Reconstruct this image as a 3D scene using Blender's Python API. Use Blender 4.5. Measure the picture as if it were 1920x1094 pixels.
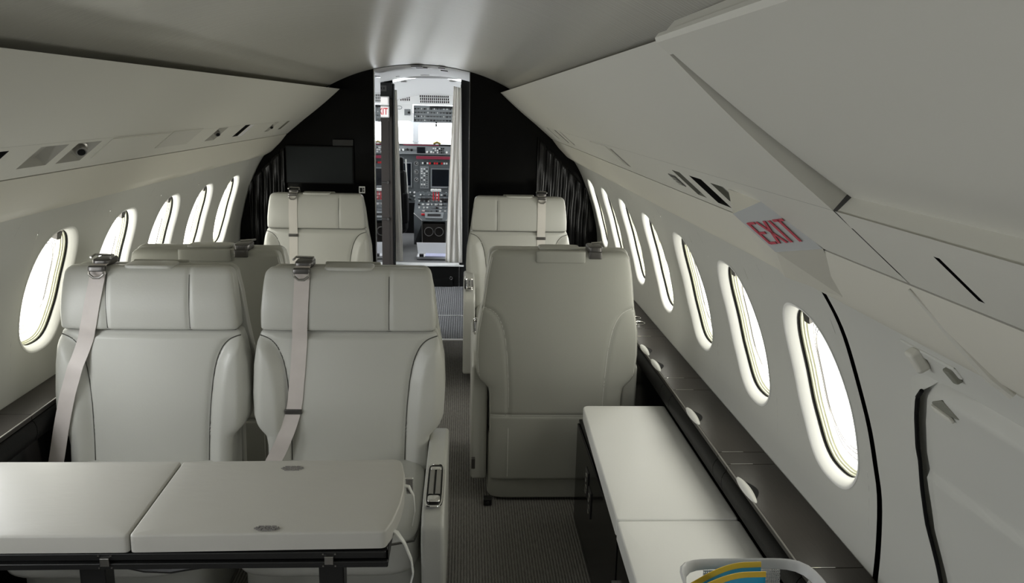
import bpy, bmesh, math, random
from mathutils import Vector, Matrix
from math import sin, cos, pi, radians, sqrt
random.seed(7)
SC = bpy.context.scene
COL = SC.collection
for o in list(bpy.data.objects): bpy.data.objects.remove(o)

# ------------------------------------------------------------------ camera
FPX, PITCH, YAW, ROLL = 1565.5, .2196, .0589, .0229
CAM = Vector((.3054, 0, 1.6708))
cp, sp, cy, sy = cos(PITCH), sin(PITCH), cos(YAW), sin(YAW)
FWD = Vector((sy*cp, cy*cp, -sp)); RT0 = Vector((cy, -sy, 0)); UP0 = RT0.cross(FWD)
RT = RT0*cos(ROLL) + UP0*sin(ROLL); UP = -RT0*sin(ROLL) + UP0*cos(ROLL)
cd = bpy.data.cameras.new('camera'); cam = bpy.data.objects.new('camera', cd); COL.objects.link(cam)
cd.sensor_fit = 'HORIZONTAL'; cd.sensor_width = 36; cd.lens = 36*FPX/1920; cd.clip_start = .02; cd.clip_end = 100
M = Matrix((RT, UP, -FWD)).transposed().to_4x4(); M.translation = CAM
cam.matrix_world = M
SC.camera = cam
# ------------------------------------------------------------------ world and exposure
w = bpy.data.worlds.new('sky'); SC.world = w; w.use_nodes = True
bg = w.node_tree.nodes['Background']; bg.inputs[0].default_value = (.93, .97, 1, 1); bg.inputs[1].default_value = 4.8
SC.view_settings.view_transform = 'Standard'; SC.view_settings.look = 'None'
SC.view_settings.gamma = 1; SC.view_settings.use_curve_mapping = False
SC.view_settings.exposure = 0.46
SC.cycles.max_bounces = 10; SC.cycles.diffuse_bounces = 6; SC.cycles.glossy_bounces = 5
SC.cycles.sample_clamp_indirect = 6
WINDOW_GLOW = 3.6          # shades in view
AFT_GLOW = 8.0             # unseen windows beside and behind the camera, added bright to light the cabin

# ------------------------------------------------------------------ materials
def mat(name, col, rough=.5, metal=0, spec=.5, emit=None, es=0, coat=0, bump=None, var=None, trans=0, aniso=0, sheen=0):
    m = bpy.data.materials.new(name); m.use_nodes = True; nt = m.node_tree; b = nt.nodes['Principled BSDF']
    b.inputs['Base Color'].default_value = (*col, 1); b.inputs['Roughness'].default_value = rough
    b.inputs['Metallic'].default_value = metal; b.inputs['Specular IOR Level'].default_value = spec
    b.inputs['Coat Weight'].default_value = coat; b.inputs['Coat Roughness'].default_value = .08
    b.inputs['Transmission Weight'].default_value = trans
    b.inputs['Sheen Weight'].default_value = sheen
    if emit: b.inputs['Emission Color'].default_value = (*emit, 1); b.inputs['Emission Strength'].default_value = es
    N = nt.nodes; L = nt.links
    if bump or var:
        tc = N.new('ShaderNodeTexCoord')
    if bump:                       # (scale, strength, distance, stretch)
        sc, st, di, stretch = bump
        mp = N.new('ShaderNodeMapping'); mp.inputs['Scale'].default_value = stretch
        nz = N.new('ShaderNodeTexNoise'); nz.inputs['Scale'].default_value = sc; nz.inputs['Detail'].default_value = 4
        bp = N.new('ShaderNodeBump'); bp.inputs['Strength'].default_value = st; bp.inputs['Distance'].default_value = di
        L.new(tc.outputs['Object'], mp.inputs[0]); L.new(mp.outputs[0], nz.inputs['Vector'])
        L.new(nz.outputs[0], bp.inputs['Height']); L.new(bp.outputs[0], b.inputs['Normal'])
    if var:                        # (scale, amount, stretch)
        sc, am, stretch = var
        mp = N.new('ShaderNodeMapping'); mp.inputs['Scale'].default_value = stretch
        nz = N.new('ShaderNodeTexNoise'); nz.inputs['Scale'].default_value = sc; nz.inputs['Detail'].default_value = 5
        mx = N.new('ShaderNodeMix'); mx.data_type = 'RGBA'
        mx.inputs[6].default_value = tuple(c*(1-am) for c in col)+(1,); mx.inputs[7].default_value = tuple(min(1, c*(1+am)) for c in col)+(1,)
        L.new(tc.outputs['Object'], mp.inputs[0]); L.new(mp.outputs[0], nz.inputs['Vector'])
        L.new(nz.outputs[0], mx.inputs[0]); L.new(mx.outputs[2], b.inputs['Base Color'])
    return m
ONE = (1, 1, 1)
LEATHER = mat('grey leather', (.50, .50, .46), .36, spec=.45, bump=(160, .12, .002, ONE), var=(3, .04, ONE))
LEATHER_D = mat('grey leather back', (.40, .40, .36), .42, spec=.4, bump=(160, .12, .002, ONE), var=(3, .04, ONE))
CREAM_L = mat('pale leather', (.80, .80, .775), .42, spec=.35, bump=(150, .1, .002, ONE), var=(3, .03, ONE))
TABLE_L = mat('table leather', (.50, .49, .45), .42, spec=.4, bump=(9, .25, .006, (1, 3, 1)), var=(3, .04, ONE))
SEAM = mat('dark seam thread', (.07, .07, .06), .7)
PIPING = mat('pale piping', (.66, .66, .62), .5)
SHELL = mat('off white panel fabric', (.60, .59, .53), .55, spec=.3, bump=(300, .05, .001, ONE))
SHELLW = mat('window panel', (.56, .56, .52), .5, spec=.3, bump=(300, .05, .001, ONE))
CREAMTRIM = mat('cream lower trim', (.66, .64, .56), .6, spec=.3)
CEILM = mat('satin ceiling', (.52, .51, .46), .27, spec=.5, bump=(5, .35, .004, (1, 22, 1)))
WHITE = mat('white gloss plastic', (.86, .86, .84), .3)
WHITEM = mat('white matt', (.8, .8, .79), .6)
BLACKG = mat('black gloss veneer', (.003, .003, .003), .14, spec=.12, bump=(4, .12, .006, (1, 1, .3)))
REFL_FOLDS = mat('black reflection folds', (.006, .006, .006), .24, spec=.3)
BLACK = mat('black plastic', (.012, .012, .012), .35)
BLACKM = mat('matt black', (.006, .006, .006), .7, spec=.15)
BLACKPAD = mat('black leather', (.008, .008, .0075), .45, spec=.1, bump=(150, .15, .002, ONE))
CHAR = mat('charcoal wood veneer', (.038, .034, .030), .36, spec=.13, bump=(30, .08, .001, (12, .6, 12)), var=(30, .25, (12, .6, 12)))
BROWN = mat('dark brown laminate', (.042, .036, .032), .45, spec=.25)
CHROME = mat('polished chrome', (.85, .84, .82), .08, metal=1)
STEEL = mat('brushed steel', (.45, .44, .42), .3, metal=1)
DKMETAL = mat('dark metal', (.12, .115, .11), .32, metal=.7)
MIRROR = mat('mirror polish', (.9, .9, .92), .03, metal=1)
BELT = mat('grey pink seat belt webbing', (.60, .55, .52), .5, bump=(220, .3, .001, (8, 1, 1)), var=(14, .13, ONE))
BELTP = mat('pale seat belt webbing', (.66, .63, .58), .5, bump=(220, .3, .001, (8, 1, 1)), var=(10, .08, ONE))
RED = mat('exit red', (.42, .01, .03), .5)
REDB = mat('bright red', (.8, .03, .04), .45)
MAROON = mat('maroon strip', (.22, .02, .045), .5)
SIGN = mat('exit sign diffuser', (.40, .41, .40), .55)
SIGNL = mat('lit exit sign', (.8, .78, .76), .4, emit=(1, .95, .92), es=.35)
PANELG = mat('instrument panel grey', (.09, .10, .105), .5)
PANELL = mat('instrument bezel grey', (.22, .235, .24), .45)
SCREEN = mat('dark screen', (.006, .008, .012), .1)
SHADE = None
def glow(name, col, s):
    m = bpy.data.materials.new(name); m.use_nodes = True; nt = m.node_tree; nt.nodes.clear()
    e = nt.nodes.new('ShaderNodeEmission'); e.inputs[0].default_value = (*col, 1); e.inputs[1].default_value = s
    d = nt.nodes.new('ShaderNodeOutputMaterial'); nt.links.new(e.outputs[0], d.inputs[0]); return m
PANE = glow('daylit window shade', (1, .985, .88), WINDOW_GLOW)
PANE_FAR = glow('forward daylit window', (1, .99, .92), 6.5)
PANE_UNSEEN = glow('unseen bright window', (.96, .98, 1), AFT_GLOW)
REFL_LINE = mat('pane reflection line', (.35, .34, .33), .5)
REVEAL = mat('white window reveal', (.86, .86, .83), .4)
REVEAL2 = mat('cream shade track', (.70, .70, .55), .35, bump=(60, .5, .004, (1, 1, 1)))
BASKET = mat('grey basket plastic', (.55, .55, .55), .4)
BLUE = mat('blue packet', (.01, .34, .60), .25, coat=.5, var=(9, .35, ONE))
YEL = mat('yellow packet edge', (.75, .50, .05), .35)
PAPER = mat('white paper', (.82, .83, .85), .6)
PAPERB = mat('pale blue paper', (.60, .62, .85), .6)
CURT = mat('cream curtain', (.78, .76, .72), .7, sheen=.2)
def cloth():
    m = bpy.data.materials.new('cream curtain cloth'); m.use_nodes = True; nt = m.node_tree; b = nt.nodes['Principled BSDF']
    b.inputs['Base Color'].default_value = (.82, .80, .76, 1); b.inputs['Roughness'].default_value = .8
    t = nt.nodes.new('ShaderNodeBsdfTranslucent'); t.inputs[0].default_value = (.85, .83, .78, 1)
    mx = nt.nodes.new('ShaderNodeMixShader'); mx.inputs[0].default_value = .45
    nt.links.new(b.outputs[0], mx.inputs[1]); nt.links.new(t.outputs[0], mx.inputs[2]); nt.links.new(mx.outputs[0], nt.nodes['Material Output'].inputs[0]); return m
CURT = cloth()
def glass():
    m = bpy.data.materials.new('clear glass'); m.use_nodes = True; nt = m.node_tree; nt.nodes.clear()
    t = nt.nodes.new('ShaderNodeBsdfTransparent'); g = nt.nodes.new('ShaderNodeBsdfGlossy'); g.inputs['Roughness'].default_value = .02
    mx = nt.nodes.new('ShaderNodeMixShader'); mx.inputs[0].default_value = .05
    d = nt.nodes.new('ShaderNodeOutputMaterial')
    nt.links.new(t.outputs[0], mx.inputs[1]); nt.links.new(g.outputs[0], mx.inputs[2]); nt.links.new(mx.outputs[0], d.inputs[0]); return m
GLASS = glass()
def carpet(name, c1, c2, sc):
    m = bpy.data.materials.new(name); m.use_nodes = True; nt = m.node_tree; b = nt.nodes['Principled BSDF']; N = nt.nodes; L = nt.links
    b.inputs['Roughness'].default_value = .95; b.inputs['Specular IOR Level'].default_value = .1
    tc = N.new('ShaderNodeTexCoord'); wv = N.new('ShaderNodeTexWave'); wv.bands_direction = 'X'; wv.inputs['Scale'].default_value = sc
    wv.inputs['Distortion'].default_value = 1.2; wv.inputs['Detail'].default_value = 3; wv.inputs['Detail Scale'].default_value = 3
    mp = N.new('ShaderNodeMapping'); mp.inputs['Scale'].default_value = (170, 26, 1)
    nz = N.new('ShaderNodeTexNoise'); nz.inputs['Scale'].default_value = 1; nz.inputs['Detail'].default_value = 3
    ad = N.new('ShaderNodeMath'); ad.operation = 'MULTIPLY_ADD'; ad.inputs[1].default_value = .45; 
    mx = N.new('ShaderNodeMix'); mx.data_type = 'RGBA'; mx.inputs[6].default_value = (*c1, 1); mx.inputs[7].default_value = (*c2, 1)
    bp = N.new('ShaderNodeBump'); bp.inputs['Strength'].default_value = .8; bp.inputs['Distance'].default_value = .004
    s2 = N.new('ShaderNodeMath'); s2.operation = 'SUBTRACT'; s2.inputs[1].default_value = .02
    L.new(tc.outputs['Object'], wv.inputs[0]); L.new(tc.outputs['Object'], mp.inputs[0]); L.new(mp.outputs[0], nz.inputs['Vector'])
    m2 = N.new('ShaderNodeMath'); m2.operation = 'MULTIPLY'; m2.inputs[1].default_value = .55; L.new(nz.outputs[0], m2.inputs[0])
    L.new(wv.outputs['Fac'], ad.inputs[0]); L.new(m2.outputs[0], ad.inputs[2])
    L.new(ad.outputs[0], mx.inputs[0]); L.new(mx.outputs[2], b.inputs['Base Color']); L.new(ad.outputs[0], bp.inputs['Height']); L.new(bp.outputs[0], b.inputs['Normal'])
    return m
CARPET = carpet('ribbed dark carpet', (.06, .057, .052), (.31, .30, .28), 28)
CARPET2 = carpet('pale ribbed entry carpet', (.11, .11, .115), (.42, .42, .43), 18)

# ------------------------------------------------------------------ mesh helpers
class MB:
    def __init__(s): s.v = []; s.f = []
    def add(s, vs, fs):
        n = len(s.v); s.v += [tuple(v) for v in vs]; s.f += [tuple(i+n for i in f) for f in fs]; return s
    def box(s, x0, x1, y0, y1, z0, z1, mtx=None):
        vs = [Vector(p) for p in ((x0,y0,z0),(x1,y0,z0),(x1,y1,z0),(x0,y1,z0),(x0,y0,z1),(x1,y0,z1),(x1,y1,z1),(x0,y1,z1))]
        if mtx: vs = [mtx @ v for v in vs]
        return s.add(vs, [(0,3,2,1),(4,5,6,7),(0,1,5,4),(1,2,6,5),(2,3,7,6),(3,0,4,7)])
    def tube(s, pts, r, n=8, closed=False):
        pts = [Vector(p) for p in pts]; m = len(pts); rings = []
        rr = r if isinstance(r, (list, tuple)) else [r]*m
        for i, p in enumerate(pts):
            a = pts[(i-1) % m] if (i or closed) else p; b = pts[(i+1) % m] if (i < m-1 or closed) else p
            t = (b-a).normalized(); ref = Vector((0,0,1)) if abs(t.z) < .9 else Vector((0,1,0))
            u = t.cross(ref).normalized(); v = t.cross(u)
            rings.append([p+(u*cos(2*pi*k/n)+v*sin(2*pi*k/n))*rr[i] for k in range(n)])
        vs = [q for ring in rings for q in ring]; fs = []
        for i in range(m if closed else m-1):
            j = (i+1) % m
            for k in range(n): fs.append((i*n+k, i*n+(k+1) % n, j*n+(k+1) % n, j*n+k))
        if not closed: fs += [tuple(range(n-1, -1, -1)), tuple((m-1)*n+k for k in range(n))]
        return s.add(vs, fs)
    def cyl(s, a, b, r, n=16, r2=None): return s.tube([a, b], [r, r if r2 is None else r2], n)
    def strip(s, pts, width, thick, wdir):          # flat ribbon along pts
        pts = [Vector(p) for p in pts]; m = len(pts); vs = []; fs = []
        for i, p in enumerate(pts):
            t = (pts[min(i+1, m-1)]-pts[max(i-1, 0)]).normalized()
            wd = Vector(wdir if not callable(wdir) else wdir(i)); wd = (wd-t*wd.dot(t)).normalized(); nn = t.cross(wd)
            for a, b in ((-1,-1),(1,-1),(1,1),(-1,1)): vs.append(p+wd*a*width/2+nn*b*thick/2)
        for i in range(m-1):
            for k in range(4): fs.append((i*4+k, i*4+(k+1) % 4, (i+1)*4+(k+1) % 4, (i+1)*4+k))
        fs += [(3,2,1,0), tuple((m-1)*4+k for k in range(4))]
        return s.add(vs, fs)
    def prism(s, poly, d, off=(0,0,0)):             # planar polygon (3D points) extruded by vector d
        n = len(poly); o = Vector(off); P = [Vector(p)+o for p in poly]; Q = [p+Vector(d) for p in P]
        return s.add(P+Q, [tuple(range(n-1,-1,-1)), tuple(range(n, 2*n))]+[(i,(i+1) % n,n+(i+1) % n,n+i) for i in range(n)])
def build(name, mb, m, parent=None, smooth=False, bevel=0, bseg=3, sharp=35):
    me = bpy.data.meshes.new(name); me.from_pydata(mb.v, [], mb.f); me.validate()
    bm = bmesh.new(); bm.from_mesh(me); bmesh.ops.recalc_face_normals(bm, faces=bm.faces); bm.to_mesh(me); bm.free()
    me.materials.append(m); o = bpy.data.objects.new(name, me); COL.objects.link(o)
    if parent: o.parent = parent
    if smooth or bevel:
        me.polygons.foreach_set('use_smooth', [True]*len(me.polygons))
        if not bevel: me.set_sharp_from_angle(angle=radians(sharp))
    if bevel:
        b = o.modifiers.new('bevel', 'BEVEL'); b.width = bevel; b.segments = bseg; b.limit_method = 'ANGLE'; b.angle_limit = radians(30); b.harden_normals = True
    return o
def tag(o, label, cat, group=None):
    o['label'] = label; o['category'] = cat
    if group: o['group'] = group
    return o
def struct(o): o['kind'] = 'structure'; return o
def empty(name, loc=(0,0,0), rz=0):
    o = bpy.data.objects.new(name, None); COL.objects.link(o); o.location = loc; o.rotation_euler = (0,0,rz); o.empty_display_size = .1; return o
def copy_tree(o, parent=None):
    c = o.copy(); COL.objects.link(c); c.parent = parent
    for ch in list(o.children): copy_tree(ch, c)
    return c
def smoothstep(a, b, x):
    t = max(0, min(1, (x-a)/(b-a))); return t*t*(3-2*t)
def interp(tab, z):
    if z <= tab[0][0]: return tab[0][1]
    for (a, b), (c, d) in zip(tab, tab[1:]):
        if z <= c: return b+(d-b)*(z-a)/(c-a)
    return tab[-1][1]
def sint(tab, z):
    if z <= tab[0][0]: return tab[0][1]
    for (a, b), (c, d) in zip(tab, tab[1:]):
        if z <= c:
            return b+(d-b)*smoothstep(a, c, z)
    return tab[-1][1]
def loft(levels, n=6, N=96, disp=None, xc=0):
    """levels: (z, halfwidth, yfront, yback). superellipse sections"""
    mb = MB(); vs = []; fs = []
    for (z, w, y0, y1) in levels:
        yc = (y0+y1)/2; t = abs(y1-y0)/2
        for k in range(N):
            a = 2*pi*(k+.5)/N
            # more samples on the long sides
            ca, sa = cos(a), sin(a); r = 1/(abs(ca)**n+abs(sa)**n)**(1/n)
            x = r*ca*w; y = yc+r*sa*t
            if disp: y += disp(x, z, -1 if sa < -.5 else (1 if sa > .5 else 0))
            vs.append((xc+x, y, z))
    m = len(levels)
    for i in range(m-1):
        for k in range(N): fs.append((i*N+k, i*N+(k+1) % N, (i+1)*N+(k+1) % N, (i+1)*N+k))
    fs += [tuple(range(N-1,-1,-1)), tuple((m-1)*N+k for k in range(N))]
    return mb.add(vs, fs)
def rounded_levels(z0, z1, wf, y0f, y1f, r0, r1, step=.01, k=5):
    out = []
    for i in range(k+1):
        a = pi/2*i/k; s = r0*(1-sin(a)); z = z0+r0*(1-cos(a))
        out.append((z, wf(z)-s, y0f(z)+s, y1f(z)-s))
    n = max(1, int((z1-r1-z0-r0)/step))
    for i in range(1, n):
        z = z0+r0+(z1-r1-z0-r0)*i/n; out.append((z, wf(z), y0f(z), y1f(z)))
    for i in range(k, -1, -1):
        a = pi/2*i/k; s = r1*(1-sin(a)); z = z1-r1*(1-cos(a))
        out.append((z, wf(z)-s, y0f(z)+s, y1f(z)-s))
    return out
def rbox(mb, x0, x1, y0, y1, z0, z1, r=.01, n=5, N=48):
    cxx = (x0+x1)/2; w2 = (x1-x0)/2
    lv = rounded_levels(z0, z1, lambda z: w2, lambda z: y0, lambda z: y1, r, r, step=.2)
    t = loft(lv, n, N, xc=cxx); return mb.add(t.v, t.f)
def text_mesh(name, s, m, parent, origin, xdir, ydir, w, h, depth=.0008, bold=0):
    cu = bpy.data.curves.new('txt', 'FONT'); cu.body = s; cu.size = 1; cu.offset = bold; cu.extrude = .02; cu.resolution_u = 3
    to = bpy.data.objects.new('txt', cu); COL.objects.link(to)
    dg = bpy.context.evaluated_depsgraph_get(); me = bpy.data.meshes.new_from_object(to.evaluated_get(dg)); bpy.data.objects.remove(to)
    xs = [v.co.x for v in me.vertices]; ys = [v.co.y for v in me.vertices]
    X = Vector(xdir).normalized(); Y = Vector(ydir).normalized(); Z = X.cross(Y).normalized(); O = Vector(origin)
    for v in me.vertices:
        u = (v.co.x-min(xs))/(max(xs)-min(xs))*w if False else v.co.x
    x0, x1, y0, y1 = min(xs), max(xs), min(ys), max(ys)
    for v in me.vertices:
        a = (v.co.x-x0)/(x1-x0)*w; b = (v.co.y-y0)/(y1-y0)*h; c = (1 if v.co.z > 0 else -1)*depth
        v.co = O+X*a+Y*b+Z*c
    me.name = name; me.materials.clear(); me.materials.append(m)
    o = bpy.data.objects.new(name, me); COL.objects.link(o)
    if parent: o.parent = parent
    return o

# ------------------------------------------------------------------ cabin section profile (x, z) shared by both sides
A = Vector((.54, 1.752)); B0 = Vector((.785, 1.546)); D = Vector((.90, 1.449)); E0 = Vector((1.0, 1.338)); F0 = Vector((1.06, 1.30))
WALLP = [(1.06,1.30),(1.092,1.25),(1.122,1.19),(1.165,1.08),(1.195,.995),(1.218,.91),(1.237,.83),(1.248,.72),(1.251,.62),(1.25,.45),(1.235,.25),(1.20,0)]
YF = 5.82; YA = -2.6
def cat(P, i, t):
    p0, p1, p2, p3 = P[max(i-1,0)], P[i], P[i+1], P[min(i+2, len(P)-1)]
    return tuple(.5*((2*p1[k])+(-p0[k]+p2[k])*t+(2*p0[k]-5*p1[k]+4*p2[k]-p3[k])*t*t+(-p0[k]+3*p1[k]-3*p2[k]+p3[k])*t**3) for k in (0,1))
WS = [cat(WALLP, i, j/8) for i in range(len(WALLP)-1) for j in range(8)]+[WALLP[-1]]
WLEN = [0]
for a, b in zip(WS, WS[1:]): WLEN.append(WLEN[-1]+math.dist(a, b))
def wall_at(s):                       # arc length -> (x, z), inward-pointing normal handled separately
    s = max(0, min(WLEN[-1]-1e-6, s))
    lo = 0
    for i in range(len(WLEN)-1):
        if WLEN[i+1] >= s: lo = i; break
    t = (s-WLEN[lo])/(WLEN[lo+1]-WLEN[lo]); a, b = WS[lo], WS[lo+1]
    return Vector((a[0]+(b[0]-a[0])*t, a[1]+(b[1]-a[1])*t)), Vector((b[0]-a[0], b[1]-a[1])).normalized()
def s_of_z(z):
    for i in range(len(WS)-1):
        if WS[i+1][1] <= z: 
            t = (WS[i][1]-z)/(WS[i][1]-WS[i+1][1]); return WLEN[i]+t*(WLEN[i+1]-WLEN[i])
    return WLEN[-1]
def wp(side, y, s, off=0):            # off > 0 goes outward, away from the cabin
    p, t = wall_at(s); n = Vector((-t[1], t[0]))
    if n[0] < 0: n = -n
    return Vector((side*(p[0]+n[0]*off), y, p[1]+n[1]*off))
WIN_HW, WIN_TOP, WIN_BOT = .178, s_of_z(1.208), s_of_z(.757)
WIN_SC = (WIN_TOP+WIN_BOT)/2; WIN_HH = (WIN_BOT-WIN_TOP)/2
def oval(k, N, hw, hh):
    a = 2*pi*k/N; n = 2.55; ca, sa = cos(a), sin(a); r = 1/(abs(ca)**n+abs(sa)**n)**(1/n); return r*ca*hw, r*sa*hh
def wall_with_windows(name, side, y0, y1, wins):
    mb = MB(); NS = 72; N = 64
    def grid(ya, yb, sa, sb, ny, ns):
        vs = []; fs = []
        for i in range(ny+1):
            for j in range(ns+1): vs.append(wp(side, ya+(yb-ya)*i/ny, sa+(sb-sa)*j/ns))
        for i in range(ny):
            for j in range(ns): fs.append((i*(ns+1)+j, (i+1)*(ns+1)+j, (i+1)*(ns+1)+j+1, i*(ns+1)+j+1))
        mb.add(vs, fs)
    wins = sorted(wins); cur = y0; S1 = WIN_BOT+.03; S0 = WIN_TOP-.03; HY = WIN_HW+.03
    for wy in wins:
        grid(cur, wy-HY, 0, WLEN[-1], max(1, int((wy-HY-cur)/.1)), 48)
        grid(wy-HY, wy+HY, 0, S0, 2, 10); grid(wy-HY, wy+HY, S1, WLEN[-1], 2, 24)
        vs = []; fs = []; R = 8; hy, hs = HY, (S1-S0)/2
        for k in range(N):
            ox, oy = oval(k, N, WIN_HW, WIN_HH); a = 2*pi*k/N
            ca, sa = cos(a), sin(a)
            m = max(abs(ca), abs(sa)); qx, qy = ca/m*hy, sa/m*hs
            for j in range(R+1):
                t = j/R; vs.append(wp(side, wy+ox+(qx-ox)*t, WIN_SC+oy+(qy-oy)*t))
        for k in range(N):
            for j in range(R):
                k2 = (k+1) % N; fs.append((k*(R+1)+j, k2*(R+1)+j, k2*(R+1)+j+1, k*(R+1)+j+1))
        mb.add(vs, fs); cur = wy+HY
    grid(cur, y1, 0, WLEN[-1], max(1, int((y1-cur)/.1)), 48)
    return struct(build(name, mb, SHELLW, smooth=True))
WIN_R = [1.93, 2.51, 3.11, 3.71, 4.31, 4.90, 5.47]
WIN_L = [3.035, 3.61, 4.18, 4.745, 5.31, 2.46, 1.89]
AFT_R = [.05, -.55, -1.15, -1.75]; AFT_L = [1.32, .75, .18, -.40, -.97, -1.55]
wall_with_windows('wall_right', 1, 1.684, YF, WIN_R)
wall_with_windows('wall_left', -1, YA, YF, WIN_L+AFT_L)
wall_with_windows('wall_right_aft', 1, YA, 1.660, AFT_R)
# black backing put in as the shade behind the curved gap between the two right wall panels
mb = MB(); pts = [s_of_z(z) for z in [1.30-.02*i for i in range(34)]]
vs = []
for s in pts: vs += [wp(1, 1.645, s, .0008), wp(1, 1.650, s, .03), wp(1, 1.695, s, .03), wp(1, 1.70, s, .0008)]
fs = []
for i in range(len(pts)-1):
    for k in range(3): fs.append((i*4+k, i*4+k+1, (i+1)*4+k+1, (i+1)*4+k))
struct(build('trim_1', mb.add(vs, fs), BLACKM))

wn = 0
def ring_surface(side, wy, stages, N=64):
    vs = []; fs = []
    for (hw, hh, off) in stages:
        for k in range(N):
            x, y = oval(k, N, hw, hh); vs.append(wp(side, wy+x, WIN_SC+y, off))
    for i in range(len(stages)-1):
        for k in range(N): fs.append((i*N+k, i*N+(k+1) % N, (i+1)*N+(k+1) % N, (i+1)*N+k))
    return MB().add(vs, fs)
def window_unit(side, wy, pane=None):
    global wn; wn += 1
    W, H = WIN_HW, WIN_HH
    stages = [(W+.003, H+.003, -.001), (W-.001, H-.001, -.002), (W-.006, H-.006, .001), (W-.013, H-.013, .009), (W-.019, H-.019, .020), (W-.022, H-.022, .026)]
    win = struct(build('window_%d' % wn, ring_surface(side, wy, stages), REVEAL, smooth=True, sharp=60))
    build('shade_track', ring_surface(side, wy, [(W-.021, H-.021, .027), (W-.018, H-.018, .033), (W-.025, H-.025, .036), (W-.025, H-.025, .041), (W-.029, H-.029, .042), (W-.028, H-.028, .047), (W-.032, H-.032, .049), (W-.033, H-.033, .060)]), REVEAL2, win, smooth=True, sharp=25)
    build('seal', ring_surface(side, wy, [(W-.0225, H-.0225, .0255), (W-.0205, H-.0205, .030), (W-.023, H-.023, .033)]), BLACKM, win)
    # the daylit shade, domed slightly
    N = 64; vs = [wp(side, wy, WIN_SC, .046)]; fs = []
    rr = [.35, .65, .85, .95, 1.0]
    for r in rr:
        for k in range(N):
            x, y = oval(k, N, W-.031, H-.031); vs.append(wp(side, wy+x*r, WIN_SC+y*r, .046+.012*r*r))
    for k in range(N): fs.append((0, 1+k, 1+(k+1) % N))
    for i in range(len(rr)-1):
        for k in range(N): fs.append((1+i*N+k, 1+i*N+(k+1) % N, 1+(i+1)*N+(k+1) % N, 1+(i+1)*N+k))
    build('shade', MB().add(vs, fs), pane or PANE, win, smooth=True)
    mb = MB()
    for q in (.76, .81, .89):  # grey ovals drawn as the reflection lines in the pane
        mb.tube([wp(side, wy+oval(k, 48, W-.036, H-.036)[0]*q-.012, WIN_SC+oval(k, 48, W-.036, H-.036)[1]*q-.004, .040+.012*q*q) for k in range(48)], .0014, 4, closed=True)
    build('reflection_line', mb, REFL_LINE, win)
    # dark grip hanging at the top of the shade
    s = WIN_SC-H+.030
    P = [wp(side, wy-.004, s-.003, .018), wp(side, wy+.036, s-.003, .018), wp(side, wy+.030, s+.024, .014), wp(side, wy+.002, s+.024, .014)]
    Q = [wp(side, wy-.004, s-.003, .050), wp(side, wy+.036, s-.003, .050), wp(side, wy+.030, s+.024, .050), wp(side, wy+.002, s+.024, .050)]
    build('shade_grip', MB().add(P+Q, [(0,1,2,3),(4,7,6,5),(0,4,5,1),(1,5,6,2),(2,6,7,3),(3,7,4,0)]), DKMETAL, win, bevel=.002)
for y in WIN_R: window_unit(1, y, PANE if y < 3.5 else PANE_FAR)
for y in WIN_L: window_unit(-1, y, PANE_UNSEEN if y < 2.7 else (PANE if y < 3.5 else PANE_FAR))
for y in AFT_R: window_unit(1, y, PANE_UNSEEN)
for y in AFT_L: window_unit(-1, y, PANE_UNSEEN)

# unseen outer shell added to keep daylight out behind the panels
hp = [(-1.5,-.12),(1.5,-.12),(1.5,1.0),(1.3,1.6),(.9,1.95),(.4,2.1),(-.4,2.1),(-.9,1.95),(-1.3,1.6),(-1.5,1.0)]
struct(build('light_block_shell', MB().add([(x, y, z) for y in (YA-.08, YF+.08) for x, z in hp], [(i, (i+1) % 10, 10+(i+1) % 10, 10+i) for i in range(10)]+[tuple(range(10))]), BLACKM))
struct(build('light_block_front_left', MB().box(-1.5,-.336,YF+.055,YF+.08,-.12,2.1), BLACKM)); struct(build('light_block_front_right', MB().box(.37,1.5,YF+.055,YF+.08,-.12,2.1), BLACKM))  # unseen end caps added against light leaks
struct(build('wall_entry_left', MB().box(-1.2,-1.15,YF+.08,6.45,-.03,1.95).box(-1.2,-1.15,7.35,7.7,-.03,1.95).box(-1.2,-1.15,6.45,7.35,1.75,1.95), WHITEM))
# ------------------------------------------------------------------ ceiling
def arch(x):                           # ceiling height over |x|
    x = abs(x); return 1.925-.040*(x/.33)**2 if x <= .33 else 1.885-.2424*(x-.33)-.55*(x-.33)**2
def ceiling_mesh(y0, y1, xm, ny, nx=40, lift=0):
    vs = []; fs = []
    for i in range(ny+1):
        for j in range(nx+1):
            x = -xm+2*xm*j/nx; vs.append((x, y0+(y1-y0)*i/ny, arch(x)+lift))
    for i in range(ny):
        for j in range(nx): fs.append((i*(nx+1)+j, (i+1)*(nx+1)+j, (i+1)*(nx+1)+j+1, i*(nx+1)+j+1))
    return MB().add(vs, fs)
struct(build('ceiling', ceiling_mesh(YA, YF, .70, 4), CEILM, smooth=True))
# floor
struct(build('floor', MB().box(-1.25, 1.25, YA, YF+.02, -.03, 0), CARPET))
struct(build('floor_entry', MB().box(-1.25, 1.25, YF+.02, 7.7, -.03, 0), CARPET2))
# aft wall
def section_poly(y, side):
    pts = [(side*p[0], y, p[1]) for p in reversed(WS[::4])]+[(side*1.03, y, 1.33), (side*.60, y, 1.79), (side*.58, y, arch(.58))]
    return pts
pl = section_poly(YA, 1)+[(x/20, YA, arch(x/20)) for x in range(11, -12, -1)]+list(reversed(section_poly(YA, -1)))
struct(build('wall_aft', MB().prism(pl, (0,-.05,0)), SHELL))

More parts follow.
